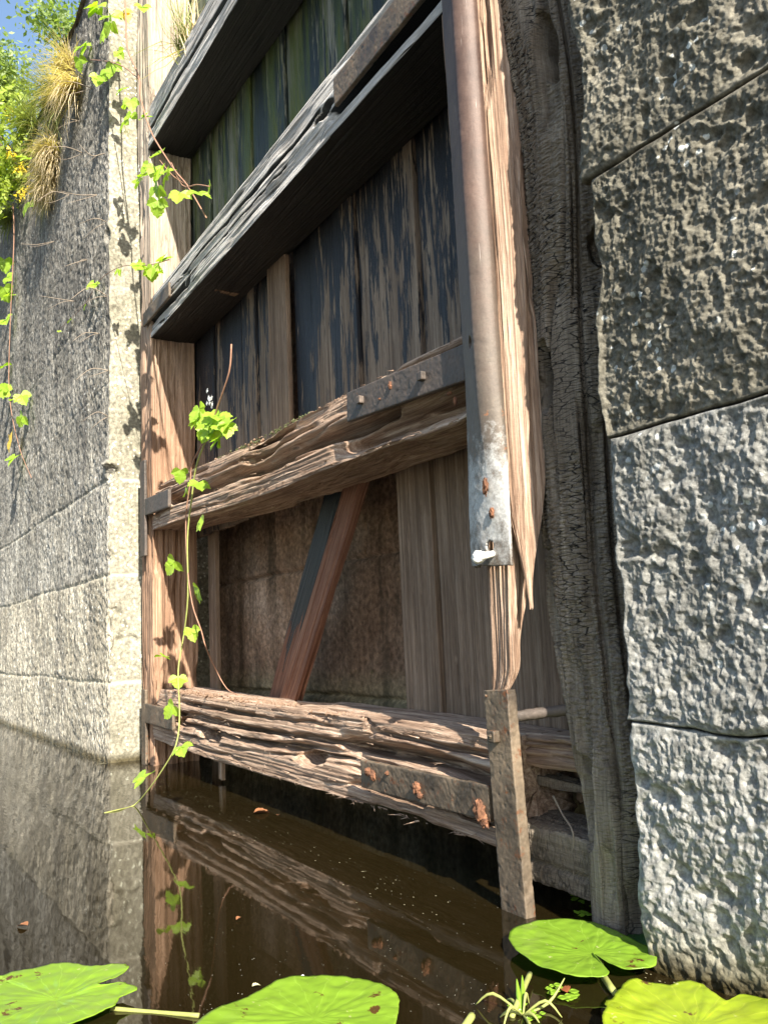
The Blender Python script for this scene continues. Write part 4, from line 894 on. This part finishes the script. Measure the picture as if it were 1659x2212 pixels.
# loose stalks and weeds floating
def strip(name, pts, r, label, cat, mat=None): return tag(tube(name, None, mat or M_stem_g, pts, r, 8), label, cat)
strip('lily_stalk', [at(240, 2180, Z=.004), at(330, 2188, Z=.0), at(430, 2195, Z=.004)], .005, 'long yellow lily stalk floating between the left and middle pads', 'stalk')
strip('lily_stalk', [at(1105, 2200, Z=.0), at(1125, 2150, Z=.02), at(1145, 2105, Z=.015)], .006, 'upright yellow-green stalk left of the whole bright pad', 'stalk')
strip('lily_stalk', [at(1000, 2225, Z=.0), at(1020, 2195, Z=.01)], .008, 'cut thick stalk at the bottom edge right of the middle pad', 'stalk')
strip('lily_stalk', [at(1300, 2105, Z=.0), at(1320, 2135, Z=.01), at(1332, 2150, Z=.0)], .008, 'short pale stalk below the whole bright pad', 'stalk')
def weed(c, n, r, label, seed, mat=M_lily, flat=True, ls=.010):
    V, F = [], []; rr = np.random.RandomState(seed)
    for k in range(n):
        a = rr.uniform(0, 6.28); q = r*math.sqrt(rr.rand()); p = np.array([q*math.cos(a), q*math.sin(a)*.6, .003+.004*rr.rand()]); b = len(V); m = 9; R2 = ls*rr.uniform(.5, 1.2)
        for i in range(m): an = i*6.283/m; V.append(p+np.array([R2*math.cos(an), R2*math.sin(an), .001*math.sin(3*an)]))
        F.append(list(range(b, b+m)))
    o = link('duckweed_patch', npmesh('duckweed_patch', V, F, False), None, Matrix.Translation(Vector(c)), [mat])
    return tag(o, label, 'duckweed', kind='stuff')
weed(at(1295, 1945, Z=0), 60, .12, 'small floating duckweed leaves in the shade right of the strap', 1)
weed(at(1260, 1978, Z=0), 16, .03, 'sunlit duckweed just above the whole bright pad', 2)
weed(at(1215, 2150, Z=0), 28, .045, 'yellow-green duckweed among the weeds below the bright pad', 3)
weed(at(1140, 2190, Z=0), 26, .05, 'duckweed caught round the weed rosette at the bottom', 4, ls=.007)
weed(at(1545, 2075, Z=0), 9, .02, 'few duckweed leaves at the foot of the right wall', 5)
wr = thing('water_weed', at(1130, 2195, Z=0), 'small rosette of thin green water weed at the bottom right', 'water weed')
for k in range(9):
    a = k*.72; c = at(1130, 2195, Z=.0); L = .05+.03*(k % 3)
    tube('frond', wr, M_stem_g, [c, c+np.array([math.cos(a)*L*.6, math.sin(a)*L*.6, .012+.02*(k % 2)]), c+np.array([math.cos(a)*L, math.sin(a)*L, .002+(.05 if k in (2,) else 0)])], [.0016, .0035, .001])
for k in range(5):
    a, b = at(1110+k*6, 2120-k*4, Z=.05), at(1122+k*3, 2190, Z=0)
    if k in (1, 3): tube('frond', wr, M_lily, [b, (a+b)/2, a], [.002, .006, .001])
def dead(x, y, sz, label, seed, c=(.24, .10, .04)):
    V, F = leaflet(sz, .4, .5, seed); o = link('dead_leaf', npmesh('dead_leaf', V, F), None, Matrix.Translation(Vector(at(x, y, Z=.006))) @ Matrix.Rotation(seed*1.3, 4, 'Z'), [plain('dead_leaf_%d' % seed, c)])
    tag(o, label, 'dead leaf')
dead(548, 1757, .08, 'curled brown leaf floating below the lowest rail', 1)
dead(600, 1762, .02, 'tiny brown scrap floating right of the curled leaf', 2)
dead(60, 2000, .035, 'orange leaf fragment floating near the left edge', 3)
dead(520, 1982, .02, 'small tan speck leaf floating in the dark middle water', 4)
dead(648, 2110, .015, 'white scrap on the upper edge of the middle pad', 5, (.8, .8, .8))
dead(545, 2132, .02, 'pale petal scrap left of the middle pad', 6, (.6, .55, .3))
dead(1225, 2145, .035, 'red brown rotting leaf below the whole bright pad', 7, (.25, .07, .02))
V, F = [], []
for k in range(700):
    t = random.random(); e = abs(random.gauss(0, .035))+.012
    if k < 380: p = np.array([XC-.0-3.5*t*t, -e, .0025])
    elif k < 520: p = np.array([XR+.9*t, -.02-e, .0025])
    else: p = np.append(G(t*3.9, -.08-3*e, 0)[:2], .0025)
    q = random.uniform(.002, .006) if k < 380 else random.uniform(.0015, .004); b = len(V); r0 = random.random()*3
    V += [p+np.array([q*math.cos(a+r0), q*.6*math.sin(a+r0), 0]) for a in (0, 1.2, 2.5, 3.8, 5)]; F.append([b, b+1, b+2, b+3, b+4])
tag(link('shoreline_scum', npmesh('shoreline_scum', V, F, False), None, None, [plain('scum', (.30, .27, .16))]), 'bits of scum and dust gathered where the water meets wall and gate', 'debris', kind='stuff')
V, F = [], []
for k in range(260):
    x = random.uniform(350, 1100); y0_ = 1700+(x-350)*.28; y = random.uniform(y0_, 2200); p = at(x, y, Z=.002); q = random.uniform(.0005, .0015); b = len(V)
    V += [p+np.array([q*math.cos(a), q*math.sin(a), 0]) for a in (0, 1.57, 3.14, 4.71)]; F.append([b, b+1, b+2, b+3])
tag(link('floating_specks', npmesh('floating_specks', V, F, False), None, None, [plain('pale_dust', (.5, .48, .38))]), 'fine pale seeds and dust scattered on the dark water', 'debris', kind='stuff')
# ------------------------------------------------------------------ shrub on the coping above the right wall (its leaves dapple the stones)
rs = thing('shrub', (5.0, .5, WT), 'loose shrub leaning out over the top of the right wall, beyond the frame', 'shrub')
V, F, cl = crown((0, 0, 0), (.75, .45, .45), 1500, .07, 12, 9); cc = np.array([4.9, -.9, 6.95])
link('crown', npmesh('crown', V, F, False), rs, Matrix.Translation(Vector(cc)), [M_tree])
tube('trunk', rs, M_bark, [(5.0, .5, WT-.1), (5.0, 0, 6.8), (4.95, -.6, 6.9)], [.05, .03, .01])
for k in range(6): tube('limb', rs, M_bark, [(5.0, 0, 6.8), np.array([4.95, -.5, 6.85])+cl[k]*.4, cc+cl[k]], [.02, .012, .004])
